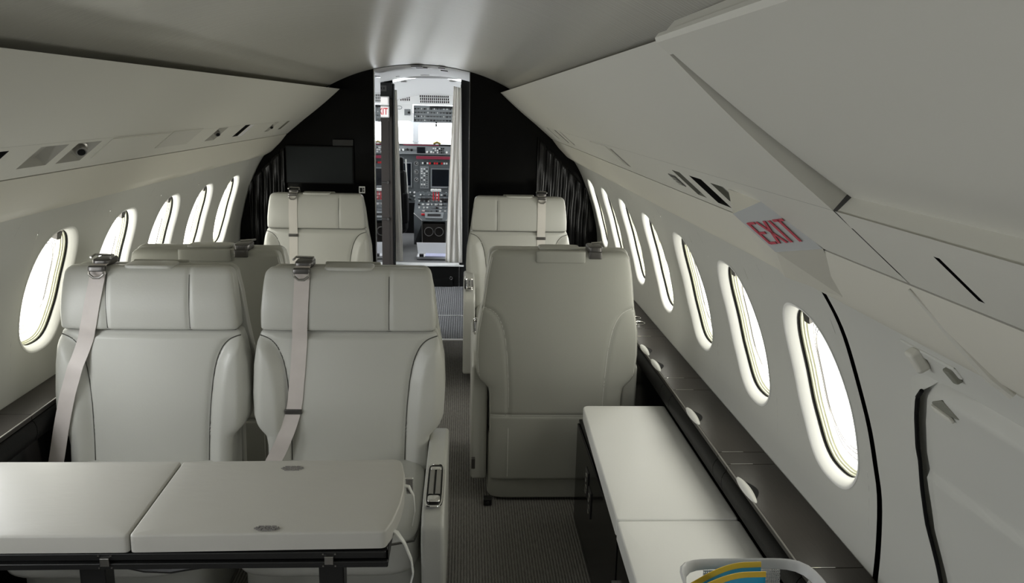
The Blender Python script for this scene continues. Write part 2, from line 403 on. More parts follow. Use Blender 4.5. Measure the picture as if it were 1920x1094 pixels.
# ------------------------------------------------------------------ overhead bins, service strips and lower trim
def strip_profile(side, prof, y0, y1, ny=1, depth=.02, flat_top=False):
    """closed solid: profile polyline extruded along Y, thickened outward"""
    n = len(prof); mb = MB(); P = [Vector(p) for p in prof]; nor = []
    for i in range(n):
        t = (P[min(i+1,n-1)]-P[max(i-1,0)]).normalized(); q = Vector((-t[1], t[0]))
        if q[0] < 0: q = -q
        if q[0] < .05 and q[1] < 0: q = -q
        nor.append(q)
    back = [P[i]+nor[i]*depth for i in range(n)]
    if flat_top: back[0] = P[0]+Vector((.04, 0)); back[1] = P[1]+Vector((.035, .005)); back[2] = P[2]+Vector((.03, .008))
    loop = P+back[::-1]; m = len(loop)
    vs = [(side*p[0], y, p[1]) for y in (y0, y1) for p in loop]
    fs = [tuple(range(m-1,-1,-1)), tuple(range(m, 2*m))]+[(i, (i+1) % m, m+(i+1) % m, m+i) for i in range(m)]
    return mb.add(vs, fs)
binprof = [(.54,1.7525)]+[tuple(A+(B0-A)*t+Vector((-.64,-.76))*(.004*sin(pi*t))) for t in [k_/14 for k_ in range(1, 14)]]+[tuple(B0)]
def overhead(side, y0, y1, label, group=None, recess=0):
    t = empty('overhead_bin', (side*.66, (y0+y1)/2, 1.65)); tag(t, label, 'overhead bin', group)
    off = Vector(t.location)
    def loc(mb): mb.v = [tuple(Vector(v)-off) for v in mb.v]; return mb
    pr = [(p[0]+.02*recess*k/14, p[1]+.018*recess*k/14) for k, p in enumerate(binprof)]+([(B0[0]+.002, B0[1]-.0015)] if recess else [])
    build('bin_door', loc(strip_profile(side, pr, y0, y1, depth=.03, flat_top=not recess)), SHELL, t, smooth=True)
    # upper lip turning back over the door
    lip = [(.540,1.7535), (.537,1.7575), (.540,1.761), (.60,1.768)] if not recess else [(.556,1.736), (.538,1.7495), (.536,1.7555), (.540,1.761), (.60,1.768)]
    if recess: build('upper_lip', loc(strip_profile(side, lip, y0, y1, depth=.006)), SHELL, t)
    return t
overhead(-1, YA+.02, YF-.002, 'long off-white overhead bin along the left side, above the left windows')
overhead(1, 1.062, YF-.002, 'forward off-white overhead bin on the right side, reaching to the black bulkhead')
overhead(1, YA+.02, 1.056, 'nearer right overhead bin, set back at the upper right corner of the photo', recess=1)

def planeAD(side, x, y, off=0):       # point on the service strip plane, off > 0 towards the cabin
    t = (D-A).normalized(); k = (x-A[0])/t[0]; p = A+t*k; n = Vector((t[1], -t[0]))
    if n[0] > 0: n = -n
    return Vector((side*(p[0]+n[0]*off), y, p[1]+n[1]*off))
def service(side, y0, y1, label, holes):
    """strip from B0 to D, real recesses cut as separate inset pockets"""
    t = empty('service_panel', (side*.84, (y0+y1)/2, 1.5)); tag(t, label, 'service panel'); off = Vector(t.location)
    def loc(mb): mb.v = [tuple(Vector(v)-off) for v in mb.v]; return mb
    # cut pockets: strip divided along Y
    mb = MB(); xa, xb = B0[0], D[0]-.0015
    hs = sorted(holes, key=lambda h: h[2]); cur = y0
    def quad(xs, ya, xe, yb, o=0):
        p = [planeAD(side, xs, ya, o), planeAD(side, xe, ya, o), planeAD(side, xe, yb, o), planeAD(side, xs, yb, o)]; mb.add(p, [(0,1,2,3)])
    for (x0, x1, h0, h1, dep, m, kind) in hs:
        quad(xa, cur, xb, h0); quad(xa, h0, x0, h1); quad(x1, h0, xb, h1); cur = h1
    quad(xa, cur, xb, y1)
    p = [planeAD(side, xa, y0), planeAD(side, xb, y0), planeAD(side, xb, y1), planeAD(side, xa, y1)]
    build('fascia', loc(mb), SHELL, t)
    for (x0, x1, h0, h1, dep, m, kind) in hs:
        q = MB(); c = [(x0,h0),(x1,h0),(x1,h1),(x0,h1)]
        top = [planeAD(side, a, b, 0) for a, b in c]
        i2 = .25 if kind == 'recess' else .02
        xm, ym = (x0+x1)/2, (h0+h1)/2
        if kind == 'recess':
            bot = [planeAD(side, xm+(a-xm)*(.55 if a < xm else .9), ym+(b-ym)*(.35 if b < ym else .7), -dep) for a, b in c]
        else: bot = [planeAD(side, a, b, -dep) for a, b in c]
        q.add(top+bot, [(4,5,6,7),(0,1,5,4),(1,2,6,5),(2,3,7,6),(3,0,4,7)])
        build('slot' if kind == 'slot' else 'pocket', loc(q), m, t)
    return t, loc
def air_nozzle(t, loc, side, x, y, r=.018):
    n = (planeAD(side, x, y, .01)-planeAD(side, x, y, 0)).normalized()
    c = planeAD(side, x, y, -.02); d = (n+Vector((0,-.9,0))).normalized()
    mb = MB(); mb.tube([c, c+d*.012, c+d*.016, c+d*.030, c+d*.034], [r*1.25, r*1.25, r, r, r*.85], 20)
    o = build('air_nozzle', loc(mb), STEEL, t, smooth=True)
    build('nozzle_mouth', loc(MB().cyl(c+d*.0345, c+d*.0355, r*.62, 16)), BLACKM, t)
G1 = mat('recess grey', (.40, .39, .35), .6)
G2 = mat('speaker cloth grey', (.20, .20, .165), .8)
tL, lL = service(-1, YA+.02, YF-.002, 'left service strip of reading lights and air vents under the long bin', [
    (.797,.862,2.06,2.11,.02,BLACK,'slot'), (.795,.865,2.262,2.42,.028,G1,'recess'), (.795,.866,2.478,2.635,.028,G1,'recess'),
    (.789,.860,3.855,4.0,.022,G1,'recess'), (.786,.856,4.298,4.392,.02,BLACK,'slot'), (.785,.852,4.955,5.06,.02,G1,'recess'), (.777,.847,5.29,5.37,.006,G2,'slot'),
    (.80,.86,1.5,1.65,.02,G1,'recess')])
air_nozzle(tL, lL, -1, .826, 2.575); air_nozzle(tL, lL, -1, .822, 3.95, .014); air_nozzle(tL, lL, -1, .818, 5.01, .014)
def flat_patch(name, side, x0, x1, y0, y1, o, m, t, loc, thick=.002, skew=0):
    p = [planeAD(side, x0, y0+skew, o), planeAD(side, x1, y0, o), planeAD(side, x1, y1, o), planeAD(side, x0, y1+skew, o)]
    q = [planeAD(side, x0, y0+skew, o-thick), planeAD(side, x1, y0, o-thick), planeAD(side, x1, y1, o-thick), planeAD(side, x0, y1+skew, o-thick)]
    return build(name, loc(MB().add(p+q, [(0,1,2,3),(7,6,5,4),(0,4,5,1),(1,5,6,2),(2,6,7,3),(3,7,4,0)])), m, t)
flat_patch('access_cover', -1, .789, .862, 2.70, 3.22, .0025, SHELL, tL, lL, .003)
flat_patch('speaker_cover', -1, .783, .858, 3.24, 3.60, .002, mat('speaker cover', (.53,.52,.47), .7), tL, lL, .003)
flat_patch('reading_light', -1, .788, .856, 4.405, 4.47, .002, mat('light lens', (.8,.8,.82), .3), tL, lL, .003)
tR, lR = service(1, 1.062, YF-.002, 'right service strip under the forward bin, with slots beside the exit sign', [
    (.8095,.880,1.958,2.034,.008,G2,'slot'), (.810,.882,1.774,1.874,.02,BLACK,'slot'), (.812,.856,1.622,1.712,.010,G2,'slot'),
    (.80,.87,2.84,2.90,.004,G1,'slot'), (.786,.866,4.55,4.60,.01,BLACK,'slot'), (.786,.866,4.30,4.36,.008,G1,'slot'), (.782,.862,4.98,5.05,.004,G1,'slot')])
flat_patch('placard', 1, .831, .862, 2.083, 2.155, .0015, BLACK, tR, lR)
for k in range(3): flat_patch('switch', 1, .837+.008*k, .842+.008*k, 2.10, 2.145, .0025, STEEL, tR, lR)
flat_patch('access_cover', 1, .792, .866, 2.92, 3.30, .002, SHELL, tR, lR, .003)
tN, lN = service(1, YA+.02, 1.056, 'plain right service strip with one long black slot, under the nearer bin', [(.8155,.874,.858,.870,.012,BLACKM,'slot')])
# lower cream strips with a lip onto the wall
for side, nm in ((-1,'trim_2'),(1,'trim_3')):
    struct(build(nm, strip_profile(side, [tuple(D+Vector((.0025,-.0025))), tuple(D+(E0-D)*.5+Vector((-.003,-.003))), tuple(E0), (1.012,1.327), tuple(F0), (1.075,1.312)], YA+.02, YF-.002, depth=.012), CREAMTRIM, smooth=True, sharp=20))
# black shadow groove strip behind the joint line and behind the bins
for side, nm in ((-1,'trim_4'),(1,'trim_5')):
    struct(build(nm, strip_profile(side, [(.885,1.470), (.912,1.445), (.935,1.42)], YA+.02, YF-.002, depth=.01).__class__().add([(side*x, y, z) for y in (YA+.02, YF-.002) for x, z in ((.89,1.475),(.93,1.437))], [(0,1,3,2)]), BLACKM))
# ribs on the near right trim
t = D+Vector((.004,-.004))
pts = [(.905,1.07,1.440), (.955,1.045,1.385), (1.003,1.02,1.332), (1.028,1.005,1.312)]
struct(build('trim_6', MB().tube(pts, [.002,.0055,.007,.006], 10), SHELL, smooth=True))

# ------------------------------------------------------------------ exit sign on the right
P1 = Vector((.775,1.36,1.555)); P2 = Vector((.8145,1.331,1.517)); P3 = Vector((.899,1.339,1.448)); P4 = Vector((.844,1.400,1.433)); P5 = Vector((.782,1.450,1.492))
def ray_at(px, py, y):
    d = FWD+RT*((px-960)/FPX)-UP*((py-547)/FPX); return CAM+d*(y/d.y)
P1 = ray_at(1430,377,1.37); P2 = ray_at(1462,389,1.325); P3 = ray_at(1543,467,1.333); P4 = ray_at(1455,473,1.40); P5 = ray_at(1375,401,1.45)
def on_plane(px, py, p0, n):
    d = FWD+RT*((px-960)/FPX)-UP*((py-547)/FPX); return CAM+d*((p0-CAM).dot(n)/d.dot(n))
P5 = ray_at(1375,401,1.47); pn = (P3-P4).cross(P5-P4).normalized(); P2 = on_plane(1462,389,P4,pn); P1 = on_plane(1430,377,P4,pn)
Wv = ray_at(1365,355,1.585); Bk1 = planeAD(1, .89, 1.60, -.01); Bk2 = Vector((1.0,1.45,1.34)); Q1 = ray_at(1472,520,1.62)
ex = empty('exit_sign', tuple(P4)); tag(ex, 'grey wedge-shaped EXIT sign with red letters under the right overhead bin', 'exit sign')
vs = [P1,P2,P3,P4,P5,Wv,Bk1,Bk2,Q1]
fs = [(0,1,2),(0,2,3),(0,3,4),(5,0,4),(5,4,6),(4,3,8),(4,8,6),(3,2,7),(3,7,8),(6,8,7),(2,1,7),(1,6,7),(0,5,1),(5,6,1)]
o = build('sign_body', MB().add([v-P4 for v in vs], fs), CREAMTRIM, ex)
fn = (P3-P4).cross(P5-P4).normalized()
if fn.dot(CAM-P4) < 0: fn = -fn

X = (P3-P4).normalized(); Yv = (P5-P4).normalized()
def face(u, v): # bilinear on the quad P4 P3 P2 P5
    a = P4+(P3-P4)*u; b = P5+(P2-P5)*u; return a+(b-a)*v+fn*.0045-P4
def bar(mb, a, b, wd):
    a = Vector(a); b = Vector(b); d = (b-a).normalized(); n = Vector((-d.y, d.x))*wd/2
    q = [a-n, b-n, b+n, a+n]; asp = 1
    mb.add([face(*p) for p in q]+[face(*p)-fn*.002 for p in q], [(0,1,2,3),(7,6,5,4),(0,4,5,1),(1,5,6,2),(2,6,7,3),(3,7,4,0)])
mb = MB(); q = [P4,P3,P2,P1,P5]; mb.add([v-P4+fn*.0015 for v in q], [(0,1,2,3,4)]); build('sign_face', mb, SIGN, ex)
mb = MB()
y0, y1 = .20, .74; th = .05
for (x0, kind) in ((.10,'E'),(.29,'X'),(.54,'I'),(.64,'T')):
    if kind == 'E':
        bar(mb, (x0,y0), (x0,y1), th)
        for yy in (y0+.02, (y0+y1)/2, y1-.02): bar(mb, (x0,yy), (x0+.14,yy), th+.01)
    if kind == 'X': bar(mb, (x0,y0), (x0+.17,y1), th); bar(mb, (x0+.17,y0), (x0,y1), th)
    if kind == 'I': bar(mb, (x0+.02,y0), (x0+.02,y1), th)
    if kind == 'T': bar(mb, (x0+.11,y0), (x0+.11,y1), th); bar(mb, (x0,y1-.02), (x0+.21,y1-.02), th+.01)
build('letters', mb, RED, ex)

# ------------------------------------------------------------------ right aft wall furniture
def on_wall(side, y, z, off=0): return wp(side, y, s_of_z(z), off)
# bulging door-like panel
mb = MB(); left = [(1.16,1.243),(1.285,1.236),(1.34,1.205),(1.372,1.15),(1.40,1.08),(1.411,1.00),(1.411,.92),(1.395,.86),(1.37,.79),(1.33,.70),(1.28,.64)]
outline = [(.30,1.243)]+[(.30+.1*i,1.243) for i in range(1,9)]+left+[(.30,.64)]
vs = []; fs = []; NZ = 90; NY = 40
zs = [1.243-(1.243-.64)*i/NZ for i in range(NZ+1)]
def edge_y(z):
    L = sorted([(b, a) for a, b in left]); return interp(L, z)
for z in zs:
    ye = edge_y(z)
    for j in range(NY+1):
        u = j/NY; y = ye-(ye-.30)*u
        d = (ye-y); rise = .022*(1-math.exp(-d/.012)) if d < .1 else .022
        rise *= smoothstep(1.243, 1.225, z) if z > 1.225 else 1
        groove = .006*math.exp(-((z-(1.035+.02*(ye-y)/.27))/.004)**2)
        vs.append(wp(1, y, s_of_z(z), -(rise-groove*0+.008*smoothstep(1.036+.02*(ye-y)/.27, 1.030+.02*(ye-y)/.27, z) if rise > .004 else rise)+.001))
for i in range(NZ):
    for j in range(NY): fs.append((i*(NY+1)+j, (i+1)*(NY+1)+j, (i+1)*(NY+1)+j+1, i*(NY+1)+j+1))
dp = struct(build('door_1', MB().add(vs, fs), SHELLW, smooth=True, sharp=60))
mb = MB(); mb.tube([wp(1, edge_y(z)+.002, s_of_z(z), -(.020+.006*smoothstep(1.08, .96, z))) for z in zs[4::3]], .0038, 8)
build('edge_seal', mb, BLACKM, dp)
# raised strip added to darken like a recess along the panel edge
vs = []; fs = []; zf = [1.236-(1.236-.64)*i/60 for i in range(61)]
for z in zf:
    ye = edge_y(min(z, 1.236)); wd = .062; top = smoothstep(1.236, 1.19, z)
    for j in range(11):
        u = j/10; vs.append(wp(1, ye+.003+wd*u, s_of_z(z), -.0245*top*(cos(pi*u)*.5+.5)+(.0006 if u > .95 or top < .02 else 0)))
for i in range(60):
    for j in range(10): fs.append((i*11+j, (i+1)*11+j, (i+1)*11+j+1, i*11+j+1))
build('recess_shade_strip', MB().add(vs, fs), SHELLW, dp, smooth=True, sharp=180)
def wall_box(name, pts, off0, off1, m, parent=None, bevel=.003):
    P = [on_wall(1, y, z, off0) for y, z in pts]; Q = [on_wall(1, y, z, off1) for y, z in pts]; n = len(pts)
    return build(name, MB().add(P+Q, [tuple(range(n)), tuple(range(2*n-1,n-1,-1))]+[(i,(i+1) % n,n+(i+1) % n,n+i) for i in range(n)]), m, parent, bevel=bevel)
lt = empty('door_latch', (1.10,1.25,1.21)); tag(lt, 'small dark recessed grip latch on the right wall, above the raised door panel', 'latch')
def rel(o, par): o.parent = par; o.location = -Vector(par.location); return o
rel(wall_box('latch_cup', [(1.252,1.226),(1.292,1.208),(1.278,1.196),(1.212,1.205)], -.024, -.018, G2), lt)
rel(wall_box('latch_lip', [(1.288,1.2075),(1.279,1.198),(1.225,1.196),(1.232,1.2035)], -.030, -.022, SHELL), lt)
hk = empty('coat_hook', (1.07,1.28,1.27)); tag(hk, 'folded pale coat hook on the right wall, just under the cream trim', 'hook')
rel(wall_box('hook_plate', [(1.368,1.288),(1.20,1.288),(1.19,1.272),(1.355,1.276)], -.004, .002, SHELLW), hk)
rel(wall_box('hook_arm', [(1.325,1.289),(1.298,1.289),(1.292,1.258),(1.306,1.252)], -.022, .0, SHELL, bevel=.006), hk)
rel(wall_box('hook_tip', [(1.225,1.284),(1.205,1.284),(1.192,1.268),(1.205,1.266)], -.012, .0, G2), hk)

# ------------------------------------------------------------------ side consoles
def console(side, y0, y1, label, divs, detail):
    t = empty('side_console', (side*1.16, (y0+y1)/2, 0)); tag(t, label, 'console'); off = Vector(t.location)
    def loc(mb): mb.v = [tuple(Vector(v)-off) for v in mb.v]; return mb
    def prof(pts, ya, yb):
        n = len(pts); vs = [(side*p[0], y, p[1]) for y in (ya, yb) for p in pts]
        return MB().add(vs, [tuple(range(n-1,-1,-1)), tuple(range(n,2*n))]+[(i,(i+1) % n,n+(i+1) % n,n+i) for i in range(n)])
    build('cabinet', loc(prof([(1.13,.608),(1.246,.608),(1.244,.45),(1.228,.25),(1.19,.005),(1.15,.005),(1.135,.3)], y0, y1)), BLACKG, t)
    dx = .018 if side > 0 else .045
    # top made of lids with joints
    ys = [y0]+sorted(divs)+[y1]
    for a, b in zip(ys, ys[1:]): build('lid', loc(prof([(1.083+dx,.610),(1.249,.610),(1.2495,.630),(1.083+dx,.630)], a+.001, b-.001)), CHAR, t, bevel=.0015, bseg=2)
    build('edge_trim', loc(MB().tube([(side*(1.0815+dx), y0+.01, .628),(side*(1.0815+dx), y1-.01, .628)], .0022, 8)), STEEL, t, smooth=True)
    pad = [(1.084,.608),(1.076,.600),(1.070,.585),(1.070,.565),(1.078,.540),(1.095,.522),(1.12,.512),(1.15,.512),(1.15,.608)]
    dx = .018 if side > 0 else .045; pad = [(p[0]+dx, p[1]) for p in pad]
    for a, b in zip(ys, ys[1:]): build('armrest_pad', loc(prof(pad, a+.0015, b-.0015)), BLACKPAD, t, smooth=True, sharp=50)
    if detail:
        for y in divs: build('inlay', loc(MB().box(side*1.112, side*1.18, y-.0015, y+.0015, .6295, .6312)), CHROME, t)
    return t, loc
divR = [1.722, 2.30, 2.39, 2.972, 3.112, 3.72, 3.86, 4.5]
tC, lC = console(1, YA+.05, YF-.01, 'charcoal veneer side ledge with black padded edge below the right windows', divR, 1)
def scoop(t, loc, side, y, L=.17):
    # curved chrome grab, white reflections put in as pale colour, rising along the ledge's inner edge, dark finger gap behind it
    vs = []; fs = []; n = 20; m = 10
    for i in range(n+1):
        u = i/n; yy = y-L/2+L*u; r = sin(pi*u)**.55
        for j in range(m+1):
            a = pi*j/m; vs.append((side*(1.104-.013*cos(a)*r), yy, .628+.014*sin(a)*r))
    for i in range(n):
        for j in range(m): fs.append((i*(m+1)+j, (i+1)*(m+1)+j, (i+1)*(m+1)+j+1, i*(m+1)+j+1))
    o = build('grab', loc(MB().add(vs, fs)), PIPING, t, smooth=True)
    pts = [(side*(1.110+.026*sin(pi*k/20)), y-L*.36+L*.72*k/20, .6308) for k in range(21)]
    build('finger_gap', loc(MB().add(pts+[(side*1.108, p[1], .6308) for p in pts], [(k, k+1, 22+k, 21+k) for k in range(20)])), BLACKM, o)
for y in (2.13, 2.70, 3.28, 3.50): scoop(tC, lC, 1, y)
for y in (3.96, 4.06):
    mb = MB(); mb.tube([(1.165+.036*cos(a*pi/12), y+.03*sin(a*pi/12), .632) for a in range(24)], .003, 8, closed=True)
    o = build('cup_ring', lC(mb), CHROME, tC, smooth=True)
    build('cup_well', lC(MB().cyl((1.165,y,.629),(1.165,y,.6315),.033,24)), BLACKG, tC)
divL = [2.705, 3.30, 3.42, 4.1, 4.7]
console(-1, YA+.05, YF-.01, 'charcoal side ledge below the left windows, beside the left double seat', divL, 0)

YC0 = 7.71
# ------------------------------------------------------------------ forward bulkhead
def bulk(name, side, xin):
    pts = [(side*xin, YF, 0)]+[(side*p[0], YF, p[1]) for p in reversed(WS[::4])]+[(side*1.03, YF, 1.33), (side*.60, YF, 1.765), (side*.60, YF, arch(.6))]
    pts += [(side*x, YF, arch(x)+.0) for x in [.55,.5,.45,.4,.36] if x > xin]+[(side*xin, YF, arch(xin))]
    return struct(build(name, MB().prism(pts, (0,.05,0)), BLACKG))
bl = bulk('wall_front_left', -1, .315); brr = bulk('wall_front_right', 1, .334)
# wavy black sheets added on the bulkhead to imitate its window reflections
def drape(name, x0, x1, ztop0, ztop1, z0, waves, amp, m, y=YF-.035, parent=None, flare=0, label=None, lean=0):
    n = 90; k = 30; vs = []; fs = []
    for i in range(n+1):
        u = i/n; 
        for j in range(k+1):
            v = j/k; zt = ztop0+(ztop1-ztop0)*u; z = z0+(zt-z0)*v
            x = x0+(x1-x0)*u+flare*(1-v)*(u-.5)+lean*(1-v)
            yy = y+amp*sin(2*pi*waves*u+.6*sin(5*v))*(1-.35*v)+.004*sin(13*v+9*u)
            vs.append((x, yy, z))
    for i in range(n):
        for j in range(k): fs.append((i*(k+1)+j, (i+1)*(k+1)+j, (i+1)*(k+1)+j+1, i*(k+1)+j+1))
    o = build(name, MB().add(vs, fs), m, parent, smooth=True, sharp=180)
    sm = o.modifiers.new('thickness', 'SOLIDIFY'); sm.thickness = .003
    return o
o = drape('curtain', .80, 1.17, 1.46, 1.10, .66, 7, .012, REFL_FOLDS, label=1); tag(o, 'black folds imitating window reflections on the right of the bulkhead, behind the front right seat', 'curtain')
o = drape('curtain', -1.16, -.92, 1.12, 1.36, .66, 4, .014, REFL_FOLDS); tag(o, 'black folds imitating window reflections on the left of the bulkhead, beside the dark monitor', 'curtain')
mon = empty('monitor', (-.68, YF-.05, 1.12)); tag(mon, 'dark flat screen on the bulkhead above the front left seat', 'monitor')
build('frame', MB().box(-.226,.226,0,.035,0,.255), BLACKM, mon, bevel=.004)
build('screen', MB().box(-.220,.220,-.002,.002,.008,.247), mat('dull screen', (.013,.016,.017), .55, spec=.2), mon)
build('control_box', MB().box(.09,.226,.005,.03,.256,.30), BLACK, mon, bevel=.004)
pc = empty('wall_placard', (-.403, YF-.006, 1.055)); tag(pc, 'tiny white button plate on the black bulkhead beside the front left headrest', 'switch plate')
build('plate', MB().box(-.021,.021,0,.004,0,.047), WHITE, pc, bevel=.002)
build('button', MB().box(-.015,.003,-.0015,.0005,.008,.038), BLACK, pc)
build('button', MB().box(.007,.016,-.0015,.0005,.008,.022), DKMETAL, pc); build('button', MB().box(.007,.016,-.0015,.0005,.026,.038), DKMETAL, pc)
# chrome edge strips at the doorway, mirror panel on its left jamb
struct(build('wall_jamb', MB().box(-.336,-.3155,YF+.05,6.285,0,1.885), MIRROR))
struct(build('trim_7', MB().box(-.3155,-.3105,YF-.003,YF+.05,0,1.886), STEEL, bevel=.001))
struct(build('trim_8', MB().box(.3295,.3345,YF-.003,YF+.05,0,1.882), DKMETAL, bevel=.001))
struct(build('wall_entry_right', MB().box(.336,.37,YF+.05,7.60,0,1.90), BLACKM))
struct(build('trim_9', MB().box(-.31,.33,YF-.005,YF+.03,-.01,.008), WHITE, bevel=.002))
struct(build('floor_light_line', MB().box(-.2,.334,6.55,6.562,-.01,.003), WHITEM))  # white strip painted as a line of window light on the entry floor
# hinge-like chrome strip on right jamb
struct(build('trim_11', MB().box(.331,.336,YF+.055,YF+.075,.0,1.66), WHITE))

struct(build('light_block_roof', MB().box(-1.25,1.25,YF-.3,7.75,1.95,2.0), BLACKM))  # unseen lid added above the entry against light leaks
struct(build('wall_hull_header', MB().box(-.9,.9,YC0-.012,YC0+.03,1.888,1.96), WHITEM))
# entry ceiling with little slots, painted white for its brighter light
ec = ceiling_mesh(YF+.0, 7.66, .95, 3, lift=-.004); ec.v = [(x, y, z-.0 if y < 6 else z-.012) for x, y, z in ec.v]
struct(build('ceiling_entry', ec, WHITEM, smooth=True))
for i, (px, py, L) in enumerate([(782,122.5,.075),(791,129.5,.075),(797,142,.075),(828,128.5,.045),(833,135,.05),(746,145,.03)]):
    # ceiling slots at their real place
    d = FWD+RT*((px-960)/FPX)-UP*((py-547)/FPX); tt = None
    for k in range(200):
        y = YF+.02+k*.01; p = CAM+d*(y/d.y)
        if p.z >= arch(p.x)-.022: tt = p; break
    if tt is None: tt = CAM+d*(6.4/d.y)
    sl = MB().box(-L/2, L/2, -.05, .05, -.002, .004); ang = math.atan2(arch(tt.x+.01)-arch(tt.x-.01), .02)
    R = Matrix.Translation((tt.x, tt.y, arch(tt.x)-.0165)) @ Matrix.Rotation(-ang, 4, 'Y')
    sl.v = [tuple(R @ Vector(v)) for v in sl.v]
    o = build('ceiling_vent', sl, DKMETAL); tag(o, 'small dark slot in the bright entry ceiling ahead of the bulkhead', 'vent', 'slots in the entry ceiling')

# galley partition with EXIT sign, latches
gp = empty('cockpit_jamb_cabinet', (-.395, 7.54, 0)); tag(gp, 'tall dark brown cabinet side left of the cockpit doorway', 'cabinet')
build('panel', MB().box(-.30,.055,0,.11,.0,1.70), BROWN, gp, bevel=.004)
build('top_panel', MB().box(-.30,.055,-.0,.11,1.705,1.838), BLACK, gp)
build('edge_strip', MB().box(.056,.070,.0,.105,.0,1.83), BLACKM, gp)
build('groove', MB().box(.023,.0255,-.002,.002,.02,1.69), DKMETAL, gp)
cpn = build('control_plate', MB().box(-.10,.008,-.007,.0,1.765,1.815), DKMETAL, gp, bevel=.002)
for k in range(4): build('control_button', MB().box(-.085+.022*k,-.073+.022*k,-.010,-.006,1.78,1.80), BLACK, cpn)
for z in (.973, .645):
    h = build('latch', MB().tube([(-.06,-.008,z),(-.01,-.010,z),(.014,-.008,z-.002)], .005, 8), DKMETAL, gp, smooth=True)
    build('latch_knob', MB().cyl((.014,-.018,z),(.014,0,z),.011,12), STEEL, h, smooth=True)
sg = empty('exit_sign', (-.395, 7.515, 1.541)); tag(sg, 'lit white EXIT sign with red letters on the dark cabinet by the cockpit', 'exit sign')
build('sign_body', MB().box(-.135,.034,0,.022,0,.100), WHITE, sg, bevel=.008)
build('sign_face', MB().box(-.127,.026,-.002,.002,.009,.091), SIGNL, sg)
text_mesh('letters', 'EXIT', REDB, sg, (-.092,-.0035,.024), (1,0,0), (0,0,1), .112, .058, bold=.01)
sg2 = empty('instruction_plate', (-.395, 7.515, 1.645)); tag(sg2, 'blank pale plate directly above the lit exit sign', 'sign plate')
build('plate', MB().box(-.135,.032,0,.020,0,.077), WHITE, sg2, bevel=.006)
build('inset', MB().box(-.125,.022,-.002,.002,.009,.068), SIGNL, sg2)

# ------------------------------------------------------------------ cockpit bulkhead, step, floor
YC = 7.66
for nm, x0, x1 in (('wall_cockpit_left', -1.2, -.345), ('wall_cockpit_right', .262, 1.2)):
    struct(build(nm, MB().box(x0, x1, YC, YC+.04, 0, 1.90), BLACKM))
struct(build('wall_cockpit_foot', MB().box(-1.05,1.05,9.62,9.66,.2,1.12), BLACKM))
struct(build('trim_12', MB().box(.258,.262,YC-.004,YC+.04,.0,1.84), STEEL))
struct(build('floor_cockpit', MB().box(-1.1, 1.1, YC+.05, 10.2, .17, .2), mat('cockpit floor grey', (.16,.16,.16), .7, var=(40,.4,(30,1,1)))))
struct(build('trim_13', MB().box(-.36, .30, YC-.02, YC+.10, .193, .207), WHITE, bevel=.004))
st = empty('step_box', (0, YC-.01, 0)); tag(st, 'dark leather-faced step riser under the white cockpit sill', 'step')
build('riser', MB().box(-.33,.258,0,.04,.0,.19), BLACKPAD, st, bevel=.01)
build('kick_panel', MB().box(-.315,.20,-.008,.0,.0,.085), BLACKPAD, st, bevel=.003)
build('ring_pull', MB().tube([(.185+.013*cos(a*pi/8),-.012,.085+.013*sin(a*pi/8)) for a in range(16)], .003, 6, closed=True), CHROME, st, smooth=True)
mb = MB(); n = 16
mb.tube([(.255,-.006,.19-.006*k) if k < 2 else (.17+.085*cos(pi/2*(k-2)/12*1.0), -.006, .18-.0*k) for k in range(2)]+[(.25-.09*sin(pi/2*k/10), -.006, .02+.16*(1-(1-cos(pi/2*k/10)))) for k in range(11)][:1], .002, 6)
# curtains at the cockpit door
o = drape('curtain', .196, .262, 1.825, 1.81, .235, 3, .009, CURT, y=YC-.03, flare=.09, lean=-.022); tag(o, 'cream curtain gathered on the right of the cockpit doorway', 'curtain')
o = drape('curtain', -.332, -.305, 1.78, 1.78, .24, 2, .004, CURT, y=YC-.02, flare=.05, lean=.022); tag(o, 'narrow cream curtain gathered on the left of the cockpit doorway', 'curtain')

# ------------------------------------------------------------------ cockpit shell
mb = MB()   # ceiling of the cockpit, arched, running down to the overhead panel
for (y, zc) in ((YC+.04,1.90),(8.3,1.875),(8.9,1.79),(9.15,1.765)):
    pass
rows = [(YC+.04,1.895,1.0),(8.2,1.885,.9),(8.7,1.83,.85),(9.05,1.775,.8),(9.2,1.765,.8)]; vs = []; fs = []; nx = 24
for (y, zc, xm) in rows:
    for j in range(nx+1):
        x = -xm+2*xm*j/nx; vs.append((x, y, zc-.40*x*x))
for i in range(len(rows)-1):
    for j in range(nx): fs.append((i*(nx+1)+j, (i+1)*(nx+1)+j, (i+1)*(nx+1)+j+1, i*(nx+1)+j+1))
struct(build('ceiling_cockpit', mb.add(vs, fs), WHITEM, smooth=True))
for s_ in (-1, 1):   # side walls below the side windows
    struct(build('wall_cockpit_side' if s_ < 0 else 'wall_cockpit_side_right', MB().box(*(sorted((s_*1.0, s_*1.05))), YC+.04, 10.1, .2, 1.05), PANELG))
